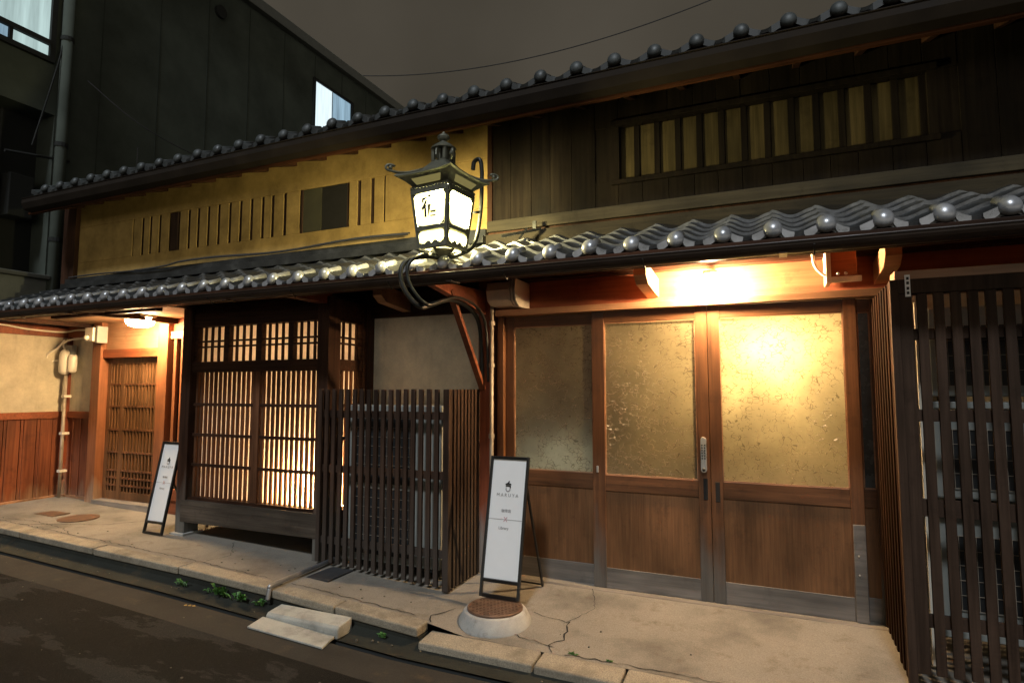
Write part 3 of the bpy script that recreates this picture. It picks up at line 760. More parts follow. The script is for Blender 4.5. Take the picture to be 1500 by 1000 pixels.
for side in range(4):
    b=MB()
    for z0,z1 in ((zb+.004,zm-.004),(zm+.004,zt-.008)):
        w0,w1=hw(z0)-.008,hw(z1)-.008; e=.006
        q=[(-w0,-w0,z0),(w0,-w0,z0),(w0,-w0+e,z0),(-w0,-w0+e,z0),(-w1,-w1,z1),(w1,-w1,z1),(w1,-w1+e,z1),(-w1,-w1+e,z1)]
        a=side*math.pi/2
        q=[(x*math.cos(a)-y*math.sin(a),x*math.sin(a)+y*math.cos(a),z) for x,y,z in q]
        b.add([q[0],q[1],q[5],q[4]],[(0,1,2,3)])
    L(b,'glass_pane','lamp_lantern',frame,0)
pl=bpy.data.lights.new('lantern_bulb','POINT'); pl.energy=420; pl.color=(1,.84,.40); pl.shadow_soft_size=.06
po=bpy.data.objects.new('lantern_bulb',pl); COL.objects.link(po); po.location=(-2.14,3.615,2.74)
w_=hw(2.75)
p0=rot(Vector((.004,-w_-.013,2.752))); tl=(hw(2.885)-hw(2.615))/.27
ux=Vector((math.cos(th),math.sin(th),0)); uz=Vector((math.sin(th)*tl,-math.cos(th)*tl,1)).normalized()
text('character','宿',.155,p0,ux,uz,M['ink'],LN,.001,1.0,1.0,.0036)
# roof: concave skirt with upturned corners
rf=MB(); n=16; rings=[]
def ring(hwid,z,lift,pull):
    pts=[]
    for side in range(4):
        for i in range(n):
            t=-1+2*i/n; c=abs(t)**3
            w2=hwid*(1+pull*c); x,y,zz=t*w2,-w2,z+lift*c
            a=side*math.pi/2; pts.append((x*math.cos(a)-y*math.sin(a),x*math.sin(a)+y*math.cos(a),zz))
    return pts
specs=[(.055,3.125,0,0),(.085,3.085,0,0),(.125,3.040,.0,0),(.175,3.008,.004,.02),(.225,2.992,.012,.05),(.235,2.978,.012,.05)]
under=[(.215,2.974,.010,.04),(.150,2.918,.0,0)]
allr=[ring(*s) for s in specs+under]; m=4*n
vs=[p for r_ in allr for p in r_]; fs=[]
for i in range(len(allr)-1):
    for k in range(m): fs.append((i*m+k,i*m+(k+1)%m,(i+1)*m+(k+1)%m,(i+1)*m+k))
fs.append(tuple(range(m-1,-1,-1)))
rf.add(vs,fs)
roof=L(rf,'lantern_roof','bronze',None,0,smooth=False)
cr=MB()
for sx in (-1,1):
    for sy in (-1,1):
        path=[];rr=[]
        for k in range(15):
            t=k/14
            if t<.5: d=.10+.16*t/.5; z=3.058-.055*math.sin(t/.5*math.pi/2)+.02*(t/.5)**3
            else:
                a=(t-.5)/.5*4.2; d=.262+.024*math.sin(a)*1.0; z=3.045-.022*math.cos(a)
            path.append((sx*d,sy*d,z)); rr.append(.010 if t<.5 else .010-.002*(t-.5))
        cr.tube(path,rr,8)
        cr.ball((sx*.262,sy*.262,3.045),.016,10,8)
L(cr,'corner_scroll','bronze',roof,0,smooth=True)
up=MB()
for side in range(4):
    a=side*math.pi/2
    q=[(-.10,-.168,2.926),(.10,-.168,2.926),(.125,-.198,2.962),(-.125,-.198,2.962)]
    q2=[(x,y-.004,z-.006) for x,y,z in q]
    q=[(x*math.cos(a)-y*math.sin(a),x*math.sin(a)+y*math.cos(a),z) for x,y,z in q+q2]
    up.hexa(q)
L(up,'upper_pane','lamp_lantern2',roof,0)
ch=MB()
for sx in (-1,1):
    for sy in (-1,1): ch.box(sx*.05-.012,sx*.05+.012,sy*.05-.012,sy*.05+.012,3.11,3.215)
ch.box(-.062,.062,-.062,.062,3.105,3.125)
ch.box(-.012,.012,-.055,.055,3.12,3.21).box(-.055,.055,-.011,.011,3.12,3.205)
ch.lathe((0,0,3.21),[(.09,0),(.092,.010),(.070,.028),(.045,.045),(.028,.055),(.024,.065),(.040,.075),(.046,.092),(.036,.108),(.014,.120),(.008,.134)],20)
for s in (-1,1):
    ch.tube([(s*.055,0,3.12),(s*.088,0,3.15),(s*.085,0,3.19),(s*.06,0,3.215)],.008,6); ch.tube([(0,s*.055,3.12),(0,s*.088,3.15),(0,s*.085,3.19),(0,s*.06,3.215)],.008,6)
L(ch,'chimney','bronze',roof,0,smooth=False)
# wrought-iron bracket that carries it
def spline(pts,n=8):
    pts=[Vector(p) for p in pts]; out=[]
    for i in range(len(pts)-1):
        p0=pts[max(i-1,0)];p1=pts[i];p2=pts[i+1];p3=pts[min(i+2,len(pts)-1)]
        for k in range(n):
            t=k/n; out.append(.5*((2*p1)+(-p0+p2)*t+(2*p0-5*p1+4*p2-p3)*t*t+(-p0+3*p1-3*p2+p3)*t**3))
    out.append(pts[-1]); return out
path=[(-2.262,4.49,1.55),(-2.262,4.47,1.85),(-2.255,4.40,2.06),(-2.22,4.15,2.15),(-2.18,3.80,2.155),(-2.18,3.55,2.09),(-2.19,3.42,2.055),(-2.25,3.37,2.12),(-2.30,3.35,2.22),(-2.31,3.36,2.32),(-2.28,3.41,2.385),(-2.20,3.50,2.42),(-2.15,3.60,2.425)]
br=MB(); br.tube(spline(path),.017,10)
br.tube(spline([(x+.06*(0 if i>10 else 1),y-.01,z+.012) for i,(x,y,z) in enumerate(path)]),.012,8)
br.tube(spline([(-2.15,3.62,2.43),(-2.06,3.68,2.45),(-1.985,3.80,2.55),(-1.965,3.86,2.80),(-1.965,3.88,3.05),(-1.97,3.88,3.17),(-1.99,3.88,3.215),(-2.03,3.88,3.20),(-2.04,3.88,3.14)]),.016,8)
br.tube([(-1.965,3.86,2.80),(-2.0,3.80,2.79)],.010,6)
br.build('iron_bracket',M['iron'],LN,smooth=True)

# ------------------------------------------------------------------ slatted enclosures
F=thing('slatted_screen','chest-high dark brown slatted box screen in front of the plaster wall','screen',(-2.9,4.0,.0))
b=MB(); x=-3.565
while x<-2.36:
    b.box(x,x+.037,3.995,4.018,gz(x,4.0)+random.uniform(.02,.035),1.50+random.uniform(-.003,.003)); x+=.0712
b.build('front_slats',M['slat'],F,.002)
b=MB(); y=4.065
while y<4.50:
    b.box(-2.312,-2.288,y,y+.034,.005,1.50); y+=.0575
b.build('side_slats',M['slat'],F,.002)
for x,y in ((-2.335,3.975),): MB().box(x,x+.052,y,y+.055,.0,1.50).build('corner_post',M['slat'],F,.003)
b=MB()
for z in (1.295,.84,.255): b.box(-3.55,-2.335,4.021,4.046,z-.03,z+.03); b.box(-2.335,-2.313,4.03,4.5,z-.03,z+.03)
b.build('cross_rail',M['slat'],F,.002)
G=thing('slatted_screen','tall dark slatted screen hiding the stacked outdoor units beside the doors','screen',(.61,3.86,0))
b=MB(); x=.625
first=True
while x<2.6:
    wd=.0465 if not first else .060
    b.box(x,x+wd,3.845,3.868,.018,2.02); x+=.0755 if not first else .083
    first=False
b.build('front_slats',M['slatr'],G,.002)
b=MB(); y=3.90
while y<4.58: o_=.007*(int((y-3.9)/.0465+.5)%2); b.box(.585+o_,.612,y,y+.034,-.035 if y<4.1 else -.01,2.095); y+=.0465
b.build('side_slats',M['sideslat'],G,.002)
MB().box(.583,.624,3.835,3.878,-.045,2.10).build('corner_post',M['slatr'],G,.003)
b=MB()
for z,t in ((1.80,.03),(1.36,.032),(.87,.045),(.285,.034)): b.box(.64,2.6,3.869,3.892,z-t,z+t)
b.box(.62,2.6,3.84,3.9,2.022,2.10)
b.build('cross_rail',M['slatr'],G,.002)
MB().box(.61,2.62,3.85,3.99,2.102,2.15).build('top_rail',M['rail'],G,.002)

# ------------------------------------------------------------------ outdoor units
def unit(label,x0,x1,y0,y1,z0,z1,fans=1,group='outdoor units behind the slatted screens'):
    U=thing('outdoor_unit',label,'air conditioner',((x0+x1)/2,(y0+y1)/2,z0),group)
    MB().box(x0,x1,y0,y1,z0+.03,z1).build('casing',M['acwhite'],U,.012)
    g=MB(); gx0,gx1=x0+.05,x1-.26*(x1-x0)
    for k in range(fans):
        a=z0+.09+(z1-z0-.16)*k/fans; c=z0+.09+(z1-z0-.16)*(k+1)/fans-.04
        g.box(gx0,gx1,y0-.004,y0-.001,a,c)
        U_f=MB()
        n=int((c-a)/.075)
        for i in range(n+1): U_f.box(gx0,gx1,y0-.012,y0-.007,a+(c-a)*i/n-.0012,a+(c-a)*i/n+.0012)
        n=14
        for i in range(n+1): U_f.box(gx0+(gx1-gx0)*i/n-.001,gx0+(gx1-gx0)*i/n+.001,y0-.016,y0-.012,a,c)
        U_f.build('fan_grille',M['pipe'],U)
    g.build('fan_opening',M['acdark'],U)
    s=MB(); z=z0+.10
    while z<z1-.08: s.box(x0-.004,x0-.001,y0+.05,y1-.04,z,z+.012); z+=.028
    s.build('side_louvre',M['acdark'],U)
    MB().box(x0+.08,x0+.13,y0+.02,y1-.02,z0,z0+.03).box(x1-.13,x1-.08,y0+.02,y1-.02,z0,z0+.03).build('foot',M['acdark'],U,.003)
    return U
unit('tall pale outdoor unit behind the chest-high slatted box screen',-3.34,-2.44,4.12,4.42,.07,1.37,2)
unit('lowest of the three stacked outdoor units behind the tall slatted screen',.80,1.62,4.12,4.40,.20,.80)
unit('middle one of the three stacked outdoor units behind the tall slatted screen',.80,1.62,4.12,4.40,.86,1.385)
unit('topmost of the three stacked outdoor units behind the tall slatted screen',.80,1.62,4.12,4.40,1.43,1.97)
RK=thing('unit_rack','pale steel rack carrying the stacked outdoor units at the right','rack',(1.2,4.25,0))
b=MB()
for x in (.735,1.66):
    for y in (4.08,4.42): b.box(x,x+.035,y,y+.035,-.02,2.0)
b.build('upright',M['pvc'],RK,.002)
for z in (.155,.82,1.395):
    MB().box(.77,1.66,4.06,4.10,z,z+.035).box(.77,1.66,4.42,4.455,z,z+.03).box(.77,.80,4.10,4.42,z,z+.03).box(1.63,1.66,4.10,4.42,z,z+.03).build('shelf_frame',M['acwhite'],RK,.002)

# ------------------------------------------------------------------ sandwich boards
def board(label,x0,x1,y0,z0,top,lean,back,pz,s=1.0):
    B=thing('sign_board',label,'sign board',((x0+x1)/2,y0,z0),'white sandwich boards outside the house')
    hgt=top-z0; sl=lean/hgt
    def at(x,z,off=0): return (x,y0+(z-z0)*sl+off,z)
    f=MB(); t=.020
    f.bar(at(x0+t/2,z0),at(x0+t/2,top),t,.022,(0,1,0)).bar(at(x1-t/2,z0),at(x1-t/2,top),t,.022,(0,1,0))
    for z in (z0+t/2,pz-.012,top-t/2): f.bar(at(x0+t,z),at(x1-t,z),.020,.022)
    f.build('frame',M['blackmetal'],B,.0015)
    MB().hexa([at(x0+t,pz,.002),at(x1-t,pz,.002),at(x1-t,pz,.012),at(x0+t,pz,.012),at(x0+t,top-t,.002),at(x1-t,top-t,.002),at(x1-t,top-t,.012),at(x0+t,top-t,.012)]).build('sign_face',M['signwhite'],B)
    l=MB(); yb=back
    for x in (x0+.016,x1-.016): l.bar((x,y0+.74*lean+.03,z0+.78*hgt),(x,yb,gz(x,yb)+.008),.014,.018,(0,1,0))
    l.bar((x0+.02,yb-.004,gz(x0,yb)+.02),(x1-.02,yb-.004,gz(x1,yb)+.02),.012,.012)
    l.build('back_leg',M['blackmetal'],B)
    cx=(x0+x1)/2; uz=Vector((0,sl,1)).normalized(); hp=top-pz
    def O(fx,fzv): return Vector(at(cx+fx,pz+hp*fzv,-.001))
    text('lettering','MARUYA',.034*s,O(0,.675),(1,0,0),uz,M['inkgrey'],B,.0006,.95,1.55)
    text('small_lettering','珈琲店',.026*s,O(0,.545),(1,0,0),uz,M['inkgrey'],B,.0006)
    text('cross_mark','X',.05*s,O(0,.475),(1,0,0),uz,M['inkpink'],B,.0005,.9)
    text('small_lettering','Library',.028*s,O(-.01,.405),(1,0,0),uz,M['inkgrey'],B,.0006)
    MB().hexa([tuple(O(-.5*(x1-x0)+t,.474)),tuple(O(.5*(x1-x0)-t,.474)),tuple(O(.5*(x1-x0)-t,.474)+Vector((0,.002,0))),tuple(O(-.5*(x1-x0)+t,.474)+Vector((0,.002,0))),
               tuple(O(-.5*(x1-x0)+t,.4765)),tuple(O(.5*(x1-x0)-t,.4765)),tuple(O(.5*(x1-x0)-t,.4765)+Vector((0,.002,0))),tuple(O(-.5*(x1-x0)+t,.4765)+Vector((0,.002,0)))]).build('ruled_line',M['inkgrey'],B)
    # acorn-like emblem: stalk, cap, round nut
    def poly(pts,name,mat):
        b=MB(); n=len(pts); c=[O(px*s,.745)+uz*(pzv*s)+Vector((0,-.0012,0)) for px,pzv in pts]; d=[q+Vector((0,.002,0)) for q in c]
        b.add([tuple(q) for q in c+d],[tuple(range(n)),tuple(range(2*n-1,n-1,-1))]+[(i,(i+1)%n,n+(i+1)%n,n+i) for i in range(n)]); b.build(name,M[mat],B)
    poly([(-.004,.030),(.006,.045),(.010,.040),(.008,.028),(.024,.022),(.026,.015),(-.022,.015),(-.020,.022)],'emblem','ink')
    poly([(-.018,.012),(.020,.012),(.024,-.006),(.017,-.010),(.014,.002),(-.012,.002),(-.018,-.004)],'emblem','ink')
    outer=[(.019*math.sin(a)+.001,-.016-.019*math.cos(a)) for a in [-2.0+4.0*k/16 for k in range(17)]]
    inner=[(.013*math.sin(a)+.001,-.016-.013*math.cos(a)) for a in [2.0-4.0*k/16 for k in range(17)]]
    for i in range(16):
        poly([outer[i],outer[i+1],inner[15-i],inner[16-i]],'emblem','ink') if False else None
    rb=MB()
    for i in range(16):
        q=[outer[i],outer[i+1],inner[15-i],inner[16-i]]
        c=[O(px*s,.745)+uz*(pzv*s)+Vector((0,-.0012,0)) for px,pzv in q]; d=[w+Vector((0,.002,0)) for w in c]
        rb.hexa([tuple(w) for w in c+d])
    rb.build('emblem',M['inkgrey'],B)
board('white sandwich board standing on the raised manhole before the glass doors',-1.994,-1.685,3.925,.036,1.0,.20,4.42,.158)
board('white sandwich board leaning beside the bay window near the entrance door',-5.60,-5.335,3.92,gz(-5.5,3.92)+.004,.985,.17,4.42,.25,.9)

# ------------------------------------------------------------------ covers, ramp, tube
mh=thing('manhole','rusty round manhole lid in a raised concrete collar','manhole',(-1.81,3.80,-.05))
MB().lathe((-1.81,3.80,-.12),[(.26,0),(.255,.05),(.235,.09),(.215,.125),(.205,.135)],40).build('concrete_collar',M['ring'],mh,smooth=True)
b=MB(); b.lathe((-1.81,3.80,.012),[(.190,0),(.190,.014),(.186,.018)],40)
b.build('lid',M['lid'],mh)
b=MB()
for i in range(-6,7):
    for j in range(-6,7):
        x,y=i*.027+(j%2)*.013,j*.027
        if x*x+y*y<.029: b.box(-1.81+x-.008,-1.81+x+.008,3.80+y-.005,3.80+y+.005,.029,.033)
b.build('lid_stud',M['lid'],mh)
b=MB(); z=gz(-6.72,3.95)
b.lathe((-6.70,3.98,z-.01),[(.185,0),(.185,.016)],36); tag(b.build('manhole',M['lid']),'round dark iron cover set flush in the pavement near the entrance','manhole',loc=(-6.70,3.98,z))
b=MB(); z=gz(-7.1,3.95); b.box(-7.30,-6.98,3.88,4.06,z-.01,z+.007); tag(b.build('drain_cover',M['lid'],bevel=.003),'oblong dark iron cover in the pavement below the red dado','drain cover',loc=(-7.1,3.95,z))
z=gz(-3.28,3.86); b=MB().box(-3.40,-3.18,3.72,4.02,z-.01,z+.008); tag(b.build('drain_cover',M['rubber'],bevel=.003),'dark square cover at the left foot of the slatted box screen','drain cover',loc=(-3.28,3.86,z))
rp=thing('kerb_ramp','pale concrete step block with a flat plate lying in the gutter','ramp',(-3.05,3.35,-.1))
zz=rz(-3.05)
MB().prism([(3.385,zz-.02),(3.235,zz-.02),(3.235,zz+.045),(3.252,zz+.062),(3.385,zz+.078)],'x',-3.31,-2.68).build('step_block',M['block'],rp,.010,seg=3)
b=MB(); b.hexa([(-3.30,3.07,rz(-3.3)+.006),(-2.66,3.07,rz(-2.66)+.006),(-2.70,3.232,rz(-2.7)+.006),(-3.33,3.232,rz(-3.33)+.006),(-3.30,3.07,rz(-3.3)+.018),(-2.66,3.07,rz(-2.66)+.018),(-2.70,3.232,rz(-2.7)+.022),(-3.33,3.232,rz(-3.33)+.022)])
b.build('flat_plate',M['block'],rp,.003)
b=MB().tube(spline([(-3.43,3.37,-.02),(-3.43,3.385,.055),(-3.43,3.42,.075),(-3.44,3.8,gz(-3.44,3.8)+.03),(-3.45,4.1,gz(-3.45,4.1)+.03)]),.017,10)
tag(b.build('drain_tube',M['steel'],smooth=True),'grey metal tube crossing the kerb beside the slatted box','pipe',loc=(-3.43,3.4,.0))
b=MB(); b.box(-4.9,-4.84,4.1,4.14,.10,.25).tube([(-5.1,4.25,.11),(-4.95,4.2,.2),(-4.8,4.25,.13)],.008,6)
# ------------------------------------------------------------------ pipes, boxes
dp=thing('drain_pipe','thin pale conduit running down beside the glass doors from a ribbed hood','pipe',(-2.175,4.48,0))
MB().tube([(-2.165,4.47,.0),(-2.165,4.47,2.20)],.0165,10).build('conduit',M['pipe'],dp,smooth=True)
b=MB()
for z in (2.03,1.68,1.1,.5): b.tube([(-2.165,4.47,z),(-2.165,4.47,z+.035)],.024,10); b.box(-2.175,-2.155,4.47,4.51,z+.008,z+.026)
b.build('clamp',M['pipe'],dp,smooth=False)
hood=MB(); hood.prism([(4.64,2.37),(4.36,2.37),(4.34,2.30),(4.36,2.22),(4.42,2.185),(4.64,2.185)],'x',-2.16,-1.96)
hood.build('hood',M['pvc'],dp,.012,seg=3)
b=MB()
for i,x in enumerate((-1.96,-1.935,-1.91)): b.prism([(4.64,2.38+.004*i),(4.355,2.38+.004*i),(4.33,2.30),(4.35,2.21),(4.42,2.175-.004*i),(4.64,2.175)],'x',x,x+.017)
b.build('rib',M['pvc'],dp,.003)
mt=thing('electric_meter','pale electric meter with conduit in the corner left of the entrance','meter',(-7.98,4.50,1.2))
MB().tube([(-7.98,4.50,.18),(-7.98,4.50,1.70)],.019,10).build('conduit',M['pipe'],mt,smooth=True)
MB().lathe((-7.965,4.47,1.68),[(.03,0),(.058,.03),(.062,.10),(.062,.22),(.05,.27),(.03,.30)],18,1.0).build('meter_body',M['pvc'],mt,smooth=True)
MB().lathe((-7.865,4.50,1.70),[(.02,0),(.046,.02),(.050,.10),(.050,.19),(.04,.22)],16).build('meter_dome',M['pvc'],mt,smooth=True)
MB().box(-8.06,-7.90,4.50,4.56,1.72,2.04).build('back_plate',M['acwhite'],mt,.004)
b=MB().tube(spline([(-8.08,4.46,1.86),(-8.12,4.38,1.84),(-8.09,4.34,1.92),(-8.0,4.4,2.0),(-7.95,4.45,2.10)]),.012,8).tube(spline([(-7.98,4.47,1.98),(-7.95,4.44,2.06),(-7.85,4.46,2.10),(-7.7,4.52,2.12)]),.012,8)
b.build('cable',M['pvc'],mt,smooth=True)
b=MB()
for z in (1.40,.95,.5): b.box(-8.01,-7.95,4.475,4.56,z,z+.03)
b.build('clamp',M['pvc'],mt,.002)
jb=thing('junction_box','small pale junction box on the post left of the entrance door','box',(-7.33,4.42,2.08))
MB().box(-7.42,-7.27,4.36,4.50,2.06,2.22).build('box_body',M['pvc'],jb,.006)
MB().box(-7.255,-7.215,4.38,4.50,2.04,2.235).build('box_lid',M['acwhite'],jb,.004)
MB().ball((-7.36,4.345,2.10),.028,12,8).build('sensor',M['pvc'],jb,smooth=True)
b=MB().tube(spline([(-8.05,3.55,2.215),(-8.03,3.8,2.235),(-8.04,4.1,2.205),(-8.02,4.45,2.20),(-7.8,4.50,2.22),(-7.45,4.46,2.20)]),.010,8)
tag(b.build('cable',M['pvc'],smooth=True),'pale cable running along the top of the cream wall','cable',loc=(-8.04,4.1,2.2))
eb=thing('fixture_frame','pale L-shaped metal bracket with two screws below the eave','bracket',(.40,4.35,2.25))
MB().box(.315,.345,4.40,4.62,2.20,2.44).box(.345,.52,4.40,4.44,2.20,2.235).build('angle_frame',M['pvc'],eb,.003)
MB().box(.35,.50,4.46,4.62,2.25,2.44).build('wooden_block',M['bengara'],eb,.003)
b=MB()
for x in (.385,.43): b.ball((x,4.40,2.255),.011,10,8)
b.build('screw',M['chrome'],eb,smooth=True)
MB().tube(spline([(.24,4.45,2.43),(.25,4.43,2.33),(.285,4.42,2.27),(.32,4.42,2.245)]),.010,8).build('cable',M['pvc'],eb,smooth=True)
b=MB().box(.655,.680,3.838,3.8445,2.005,2.125); tg=b.build('paper_tag',M['signwhite']); tag(tg,'small white paper tag with dark writing on the rail above the slatted screen','tag',loc=(.667,3.84,2.06))
b=MB()
BASE[tg.name]=Vector((.667,3.84,2.06))
for z in (2.025,2.05,2.08,2.105): b.box(.662,.674,3.8365,3.8378,z-.008,z+.008)
b.build('writing',M['ink'],tg)
b=MB().bar((-1.95,4.2,2.70),(-1.72,4.46,2.80),.02,.02).bar((-1.85,4.32,2.70),(-1.80,4.36,2.79),.015,.015).bar((-1.76,4.42,2.79),(-1.76,4.42,2.86),.03,.012)
tag(b.build('roof_hook',M['iron']),'short black iron arm lying on the tiles right of the lantern','hook',loc=(-1.85,4.3,2.72))
# small roof rod
b=MB().tube([(-7.0,4.6,4.05),(-7.0,4.6,4.40),(-7.01,4.6,4.42)],.008,6)
tag(b.build('antenna_rod',M['iron']),'thin short rod standing on the upper roof at the left','rod',loc=(-7.0,4.6,4.05))

# ------------------------------------------------------------------ neighbouring building
NB=thing('neighbour_building','tall dark building on the left with two lit windows','building',(-12,9,0))
X=-9.5
MB().box(-20,X,5.0,13.8,0,9.20).build('wall',M['nb'],NB)
b=MB(); y=5.6
while y<13.7: b.box(X,X+.006,y-.007,y+.007,2.5,9.15); y+=.93
b.build('panel_seam',M['nbseam'],NB)
MB().box(-20,X+.14,4.98,13.9,9.20,9.42).build('roof_edge',M['nbtrim'],NB,.01)
def win(y0,y1,z0,z1,mull,mats,ledge=True):
    f=MB(); t=.06
    f.box(X-.02,X+.05,y0-t,y1+t,z1,z1+t).box(X-.02,X+.05,y0-t,y1+t,z0-t,z0).box(X-.02,X+.05,y0-t,y0,z0,z1).box(X-.02,X+.05,y1,y1+t,z0,z1)
    ws=f.build('window',M['nbdark'],NB)
    ys=[y0]+mull+[y1]
    for a,c,mm in zip(ys,ys[1:],mats):
        MB().box(X+.004,X+.010,a+.015,c-.02,z0,z1).build('lit_pane',M[mm],ws)
win(10.25,11.52,7.45,8.56,[10.85],['winlit','winlit3'])
# projecting upper storey
MB().box(-20,X,2.6,5.0,5.47,10.2).build('upper_storey',M['nb'],NB)
f=MB(); wy0,wy1,wz0,wz1=3.3,4.86,6.28,7.9
f.box(X-.02,X+.06,wy0-.06,wy1+.07,wz1,wz1+.07).box(X-.02,X+.06,wy0-.06,wy1+.07,wz0-.07,wz0).box(X-.02,X+.06,wy1,wy1+.07,wz0,wz1).box(X-.02,X+.06,wy0-.06,wy0,wz0,wz1).box(X-.02,X+.07,wy0,wy1,wz0+.17,wz0+.24).box(X-.02,X+.06,4.36,4.40,wz0,wz0+.17)
wv=f.build('window',M['nbdark'],NB)
MB().box(X+.004,X+.010,wy0,wy1,wz0+.24,wz1).build('lit_pane',M['winlit2'],wv)
MB().box(X+.004,X+.010,wy0,4.36,wz0,wz0+.17).build('lit_pane',M['winlit3'],wv)
MB().box(X+.004,X+.010,4.40,wy1,wz0,wz0+.17).build('lit_pane',M['winlit2'],wv)
MB().box(-10.2,-9.9,2.6,5.0,3.10,5.47).build('recess_wall',M['nbdark'],NB)
MB().box(-20,-9.45,2.6,5.0,0,3.04).build('low_wall',M['nbwhite'],NB)
MB().box(-20,-9.35,2.55,5.0,3.04,3.10).build('wall_cap',M['nbtrim'],NB,.01)
MB().tube([(X+.09,5.06,.2),(X+.09,5.06,9.2)],.075,14).build('drain_pipe',M['nb'],NB,smooth=True)
b=MB()
for z in (3.6,5.0,6.6,8.2): b.tube([(X+.09,5.06,z),(X+.09,5.06,z+.06)],.085,14)
b.build('pipe_clamp',M['nbdark'],NB)
b=MB().tube(spline([(X+.12,6.0,9.1),(X+.10,5.25,7.9),(X+.10,4.95,6.2),(X+.08,4.7,4.9)]),.012,6).tube([(X+.05,4.4,4.72),(X+.05,5.2,4.85)],.02,8).tube([(-9.8,4.5,3.1),(-9.8,4.5,5.4)],.03,8)
b.build('cable',M['nbdark'],NB)
MB().box(-9.9,-9.6,4.55,4.85,3.9,4.5).build('meter_box',M['nbdark'],NB,.01)
MB().tube([(X+.0,7.68,8.66),(X+.06,7.68,8.66)],.12,16).build('vent_cap',M['nbdark'],NB)
b=MB().tube([(X+.02,8.9,8.6),(X+.02,8.9,8.7)],.03,8)
# overhead wire
pts=[]
for k in range(41):
    t=k/40; x=-16+18*t; pts.append((x,16,11.43+.018*(x+6)**2))
tag(MB().tube(pts,.016,5).build('overhead_wire',M['rubber']),'thin black wire sagging across the night sky','wire',loc=(-7,16,12))
tag(MB().tube(spline([(-9.3,5.3,6.1),(-8.9,6.0,5.55),(-8.6,7.2,5.3),(-8.4,8.3,5.35)]),.008,5).build('overhead_wire',M['rubber']),'faint slack wire across the dark neighbouring wall','wire',loc=(-9,6,5.6))

# ------------------------------------------------------------------ weeds and litter
def weed(label,x,y,z,n,s,cat='weed'):
    b=MB()
    for i in range(n):
        a=random.uniform(0,2*math.pi); l=s*random.uniform(.5,1.1); el_=random.uniform(.3,1.1)
        bx,by=x+random.uniform(-s,s)*.7,y+random.uniform(-s,s)*.18
        d=Vector((math.cos(a)*math.cos(el_),math.sin(a)*math.cos(el_)*.6,math.sin(el_)))
        sd=Vector((-math.sin(a),math.cos(a),0))*l*.22; o=Vector((bx,by,z)); mid=o+d*l*.55+Vector((0,0,l*.08)); tip=o+d*l-Vector((0,0,l*.25))
        b.add([o,mid-sd,tip,mid+sd],[(0,1,2),(0,2,3)])
        b.tube([o-Vector((0,0,.01)),mid],.0015,4)
    return tag(b.build('weed',M['leafm']),label,cat,'small weeds growing along the kerb',loc=(x,y,z))
def wz_(x): return rz(x)+.035
for x,y,n,s,l in ((-4.30,3.35,12,.07,'small weed tuft low on the kerb face, farthest left of the gutter weeds'),(-4.02,3.36,8,.055,'sparse little weed in the gutter between two leafier tufts'),(-3.88,3.36,18,.11,'biggest bright green weed in the gutter before the bay window'),(-3.70,3.355,14,.09,'leafy green weed just right of the biggest gutter weed'),(-3.50,3.36,10,.06,'little weed at the foot of the metal tube over the kerb')):
    weed(l,x,y,wz_(x),n,s)
for x,y,n,s,l in ((-1.18,3.555,26,.030,'low mossy weed in the kerb joint below the glass doors'),(-.95,3.56,20,.022,'thin strip of weed behind the kerb, right of the mossy one'),(-.62,3.40,10,.020,'tiny weed in the gap between two kerb stones at the lower right')):
    weed(l,x,y,gz(x,y)+.0,n,s)
weed('low weeds under the kerb stone right of the pale step block',-2.42,3.36,wz_(-2.42),24,.035)
b=MB(); 
for i in range(3):
    x,y=-3.98+.03*i,3.12+.01*i; z=rz(x)+.012; b.add([(x,y,z),(x+.02,y+.008,z+.006),(x+.035,y,z),(x+.018,y-.012,z+.002)],[(0,1,2),(0,2,3)])
tag(b.build('dry_leaf',M['drygold']),'small yellow dry leaf lying on the road edge','leaf',loc=(-3.97,3.12,rz(-3.97)))
grit=MB()
for i in range(130):
    x=random.uniform(-7,1); y=random.choice((random.uniform(3.26,3.36),random.uniform(2.2,3.1),random.uniform(3.6,3.9)))
    z=(gz(x,y) if y>3.5 else rz(x)+(.0 if y<3.2 else .004)); s=random.uniform(.002,.006)
    grit.box(x-s,x+s,y-s,y+s,z,z+s*1.2)
g=grit.build('grit',M['gritm']); g['kind']='stuff'

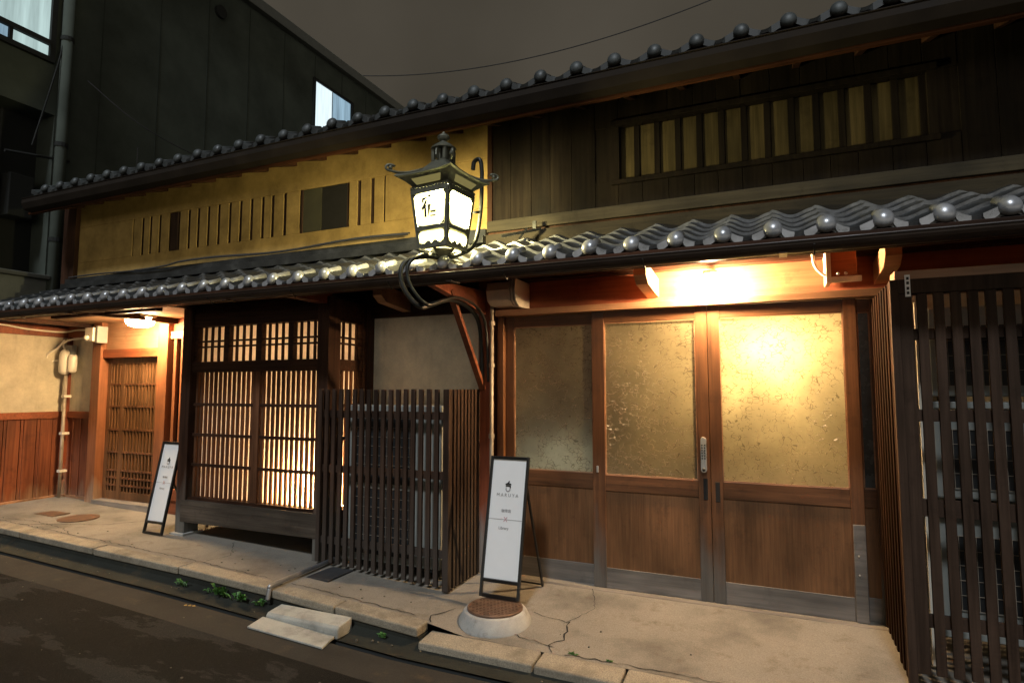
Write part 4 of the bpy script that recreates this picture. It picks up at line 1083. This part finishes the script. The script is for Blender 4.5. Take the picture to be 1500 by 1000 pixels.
# ------------------------------------------------------------------ sky, moon/street light, camera
wd=bpy.data.worlds.new('World'); scn.world=wd; wd.use_nodes=True; nt=wd.node_tree; nt.nodes.clear()
out=nt.nodes.new('ShaderNodeOutputWorld'); bg=nt.nodes.new('ShaderNodeBackground')
tc=nt.nodes.new('ShaderNodeTexCoord'); nz=N(nt,'ShaderNodeTexNoise',Scale=2.2,Detail=4); nt.links.new(tc.outputs['Generated'],nz.inputs['Vector'])
skyc=ramp(nt,nz.outputs[0],[(.3,(.044,.038,.028)),(.7,(.074,.064,.049))])
# glow of the lit street and houses on the other side of the road, low in the sky opposite the house
dt=nt.nodes.new('ShaderNodeVectorMath'); dt.operation='DOT_PRODUCT'; nt.links.new(tc.outputs['Generated'],dt.inputs[0]); dt.inputs[1].default_value=(.40,-.90,.05)
g1=ramp(nt,dt.outputs['Value'],[(.25,0),(.85,1)])
sx=nt.nodes.new('ShaderNodeSeparateXYZ'); nt.links.new(tc.outputs['Generated'],sx.inputs[0])
g2=ramp(nt,sx.outputs[2],[(.08,1),(.36,0)])
skyc=mix(nt,1.0,skyc,mix(nt,1.0,mix(nt,1.0,g1,g2,'MULTIPLY'),GLOW,'MULTIPLY'),'ADD')
nt.links.new(skyc,bg.inputs[0]); bg.inputs[1].default_value=1.0
nt.links.new(bg.outputs[0],out.inputs[0])
su=bpy.data.lights.new('street_light','SUN'); su.energy=1.75; su.angle=R(7); su.color=(.90,.95,1.0)
so=bpy.data.objects.new('sun',su); COL.objects.link(so)
d=Vector((-.10,1.0,-1.22)).normalized(); so.rotation_euler=d.to_track_quat('-Z','Y').to_euler()
cam=bpy.data.cameras.new('camera'); co=bpy.data.objects.new('camera',cam); COL.objects.link(co); scn.camera=co
co.location=(0,0,1.5); cam.sensor_width=36; cam.lens=36*876/1500; cam.clip_end=500; cam.clip_start=.02
co.rotation_euler=(R(90+4.57),0,R(23.9))
vs=scn.view_settings; vs.view_transform='Standard'; vs.look='None'; vs.exposure=0; vs.gamma=1
scn.cycles.max_bounces=8; scn.cycles.diffuse_bounces=4; scn.cycles.transmission_bounces=4; scn.cycles.sample_clamp_indirect=12
scn.cycles.caustics_reflective=False; scn.cycles.caustics_refractive=False
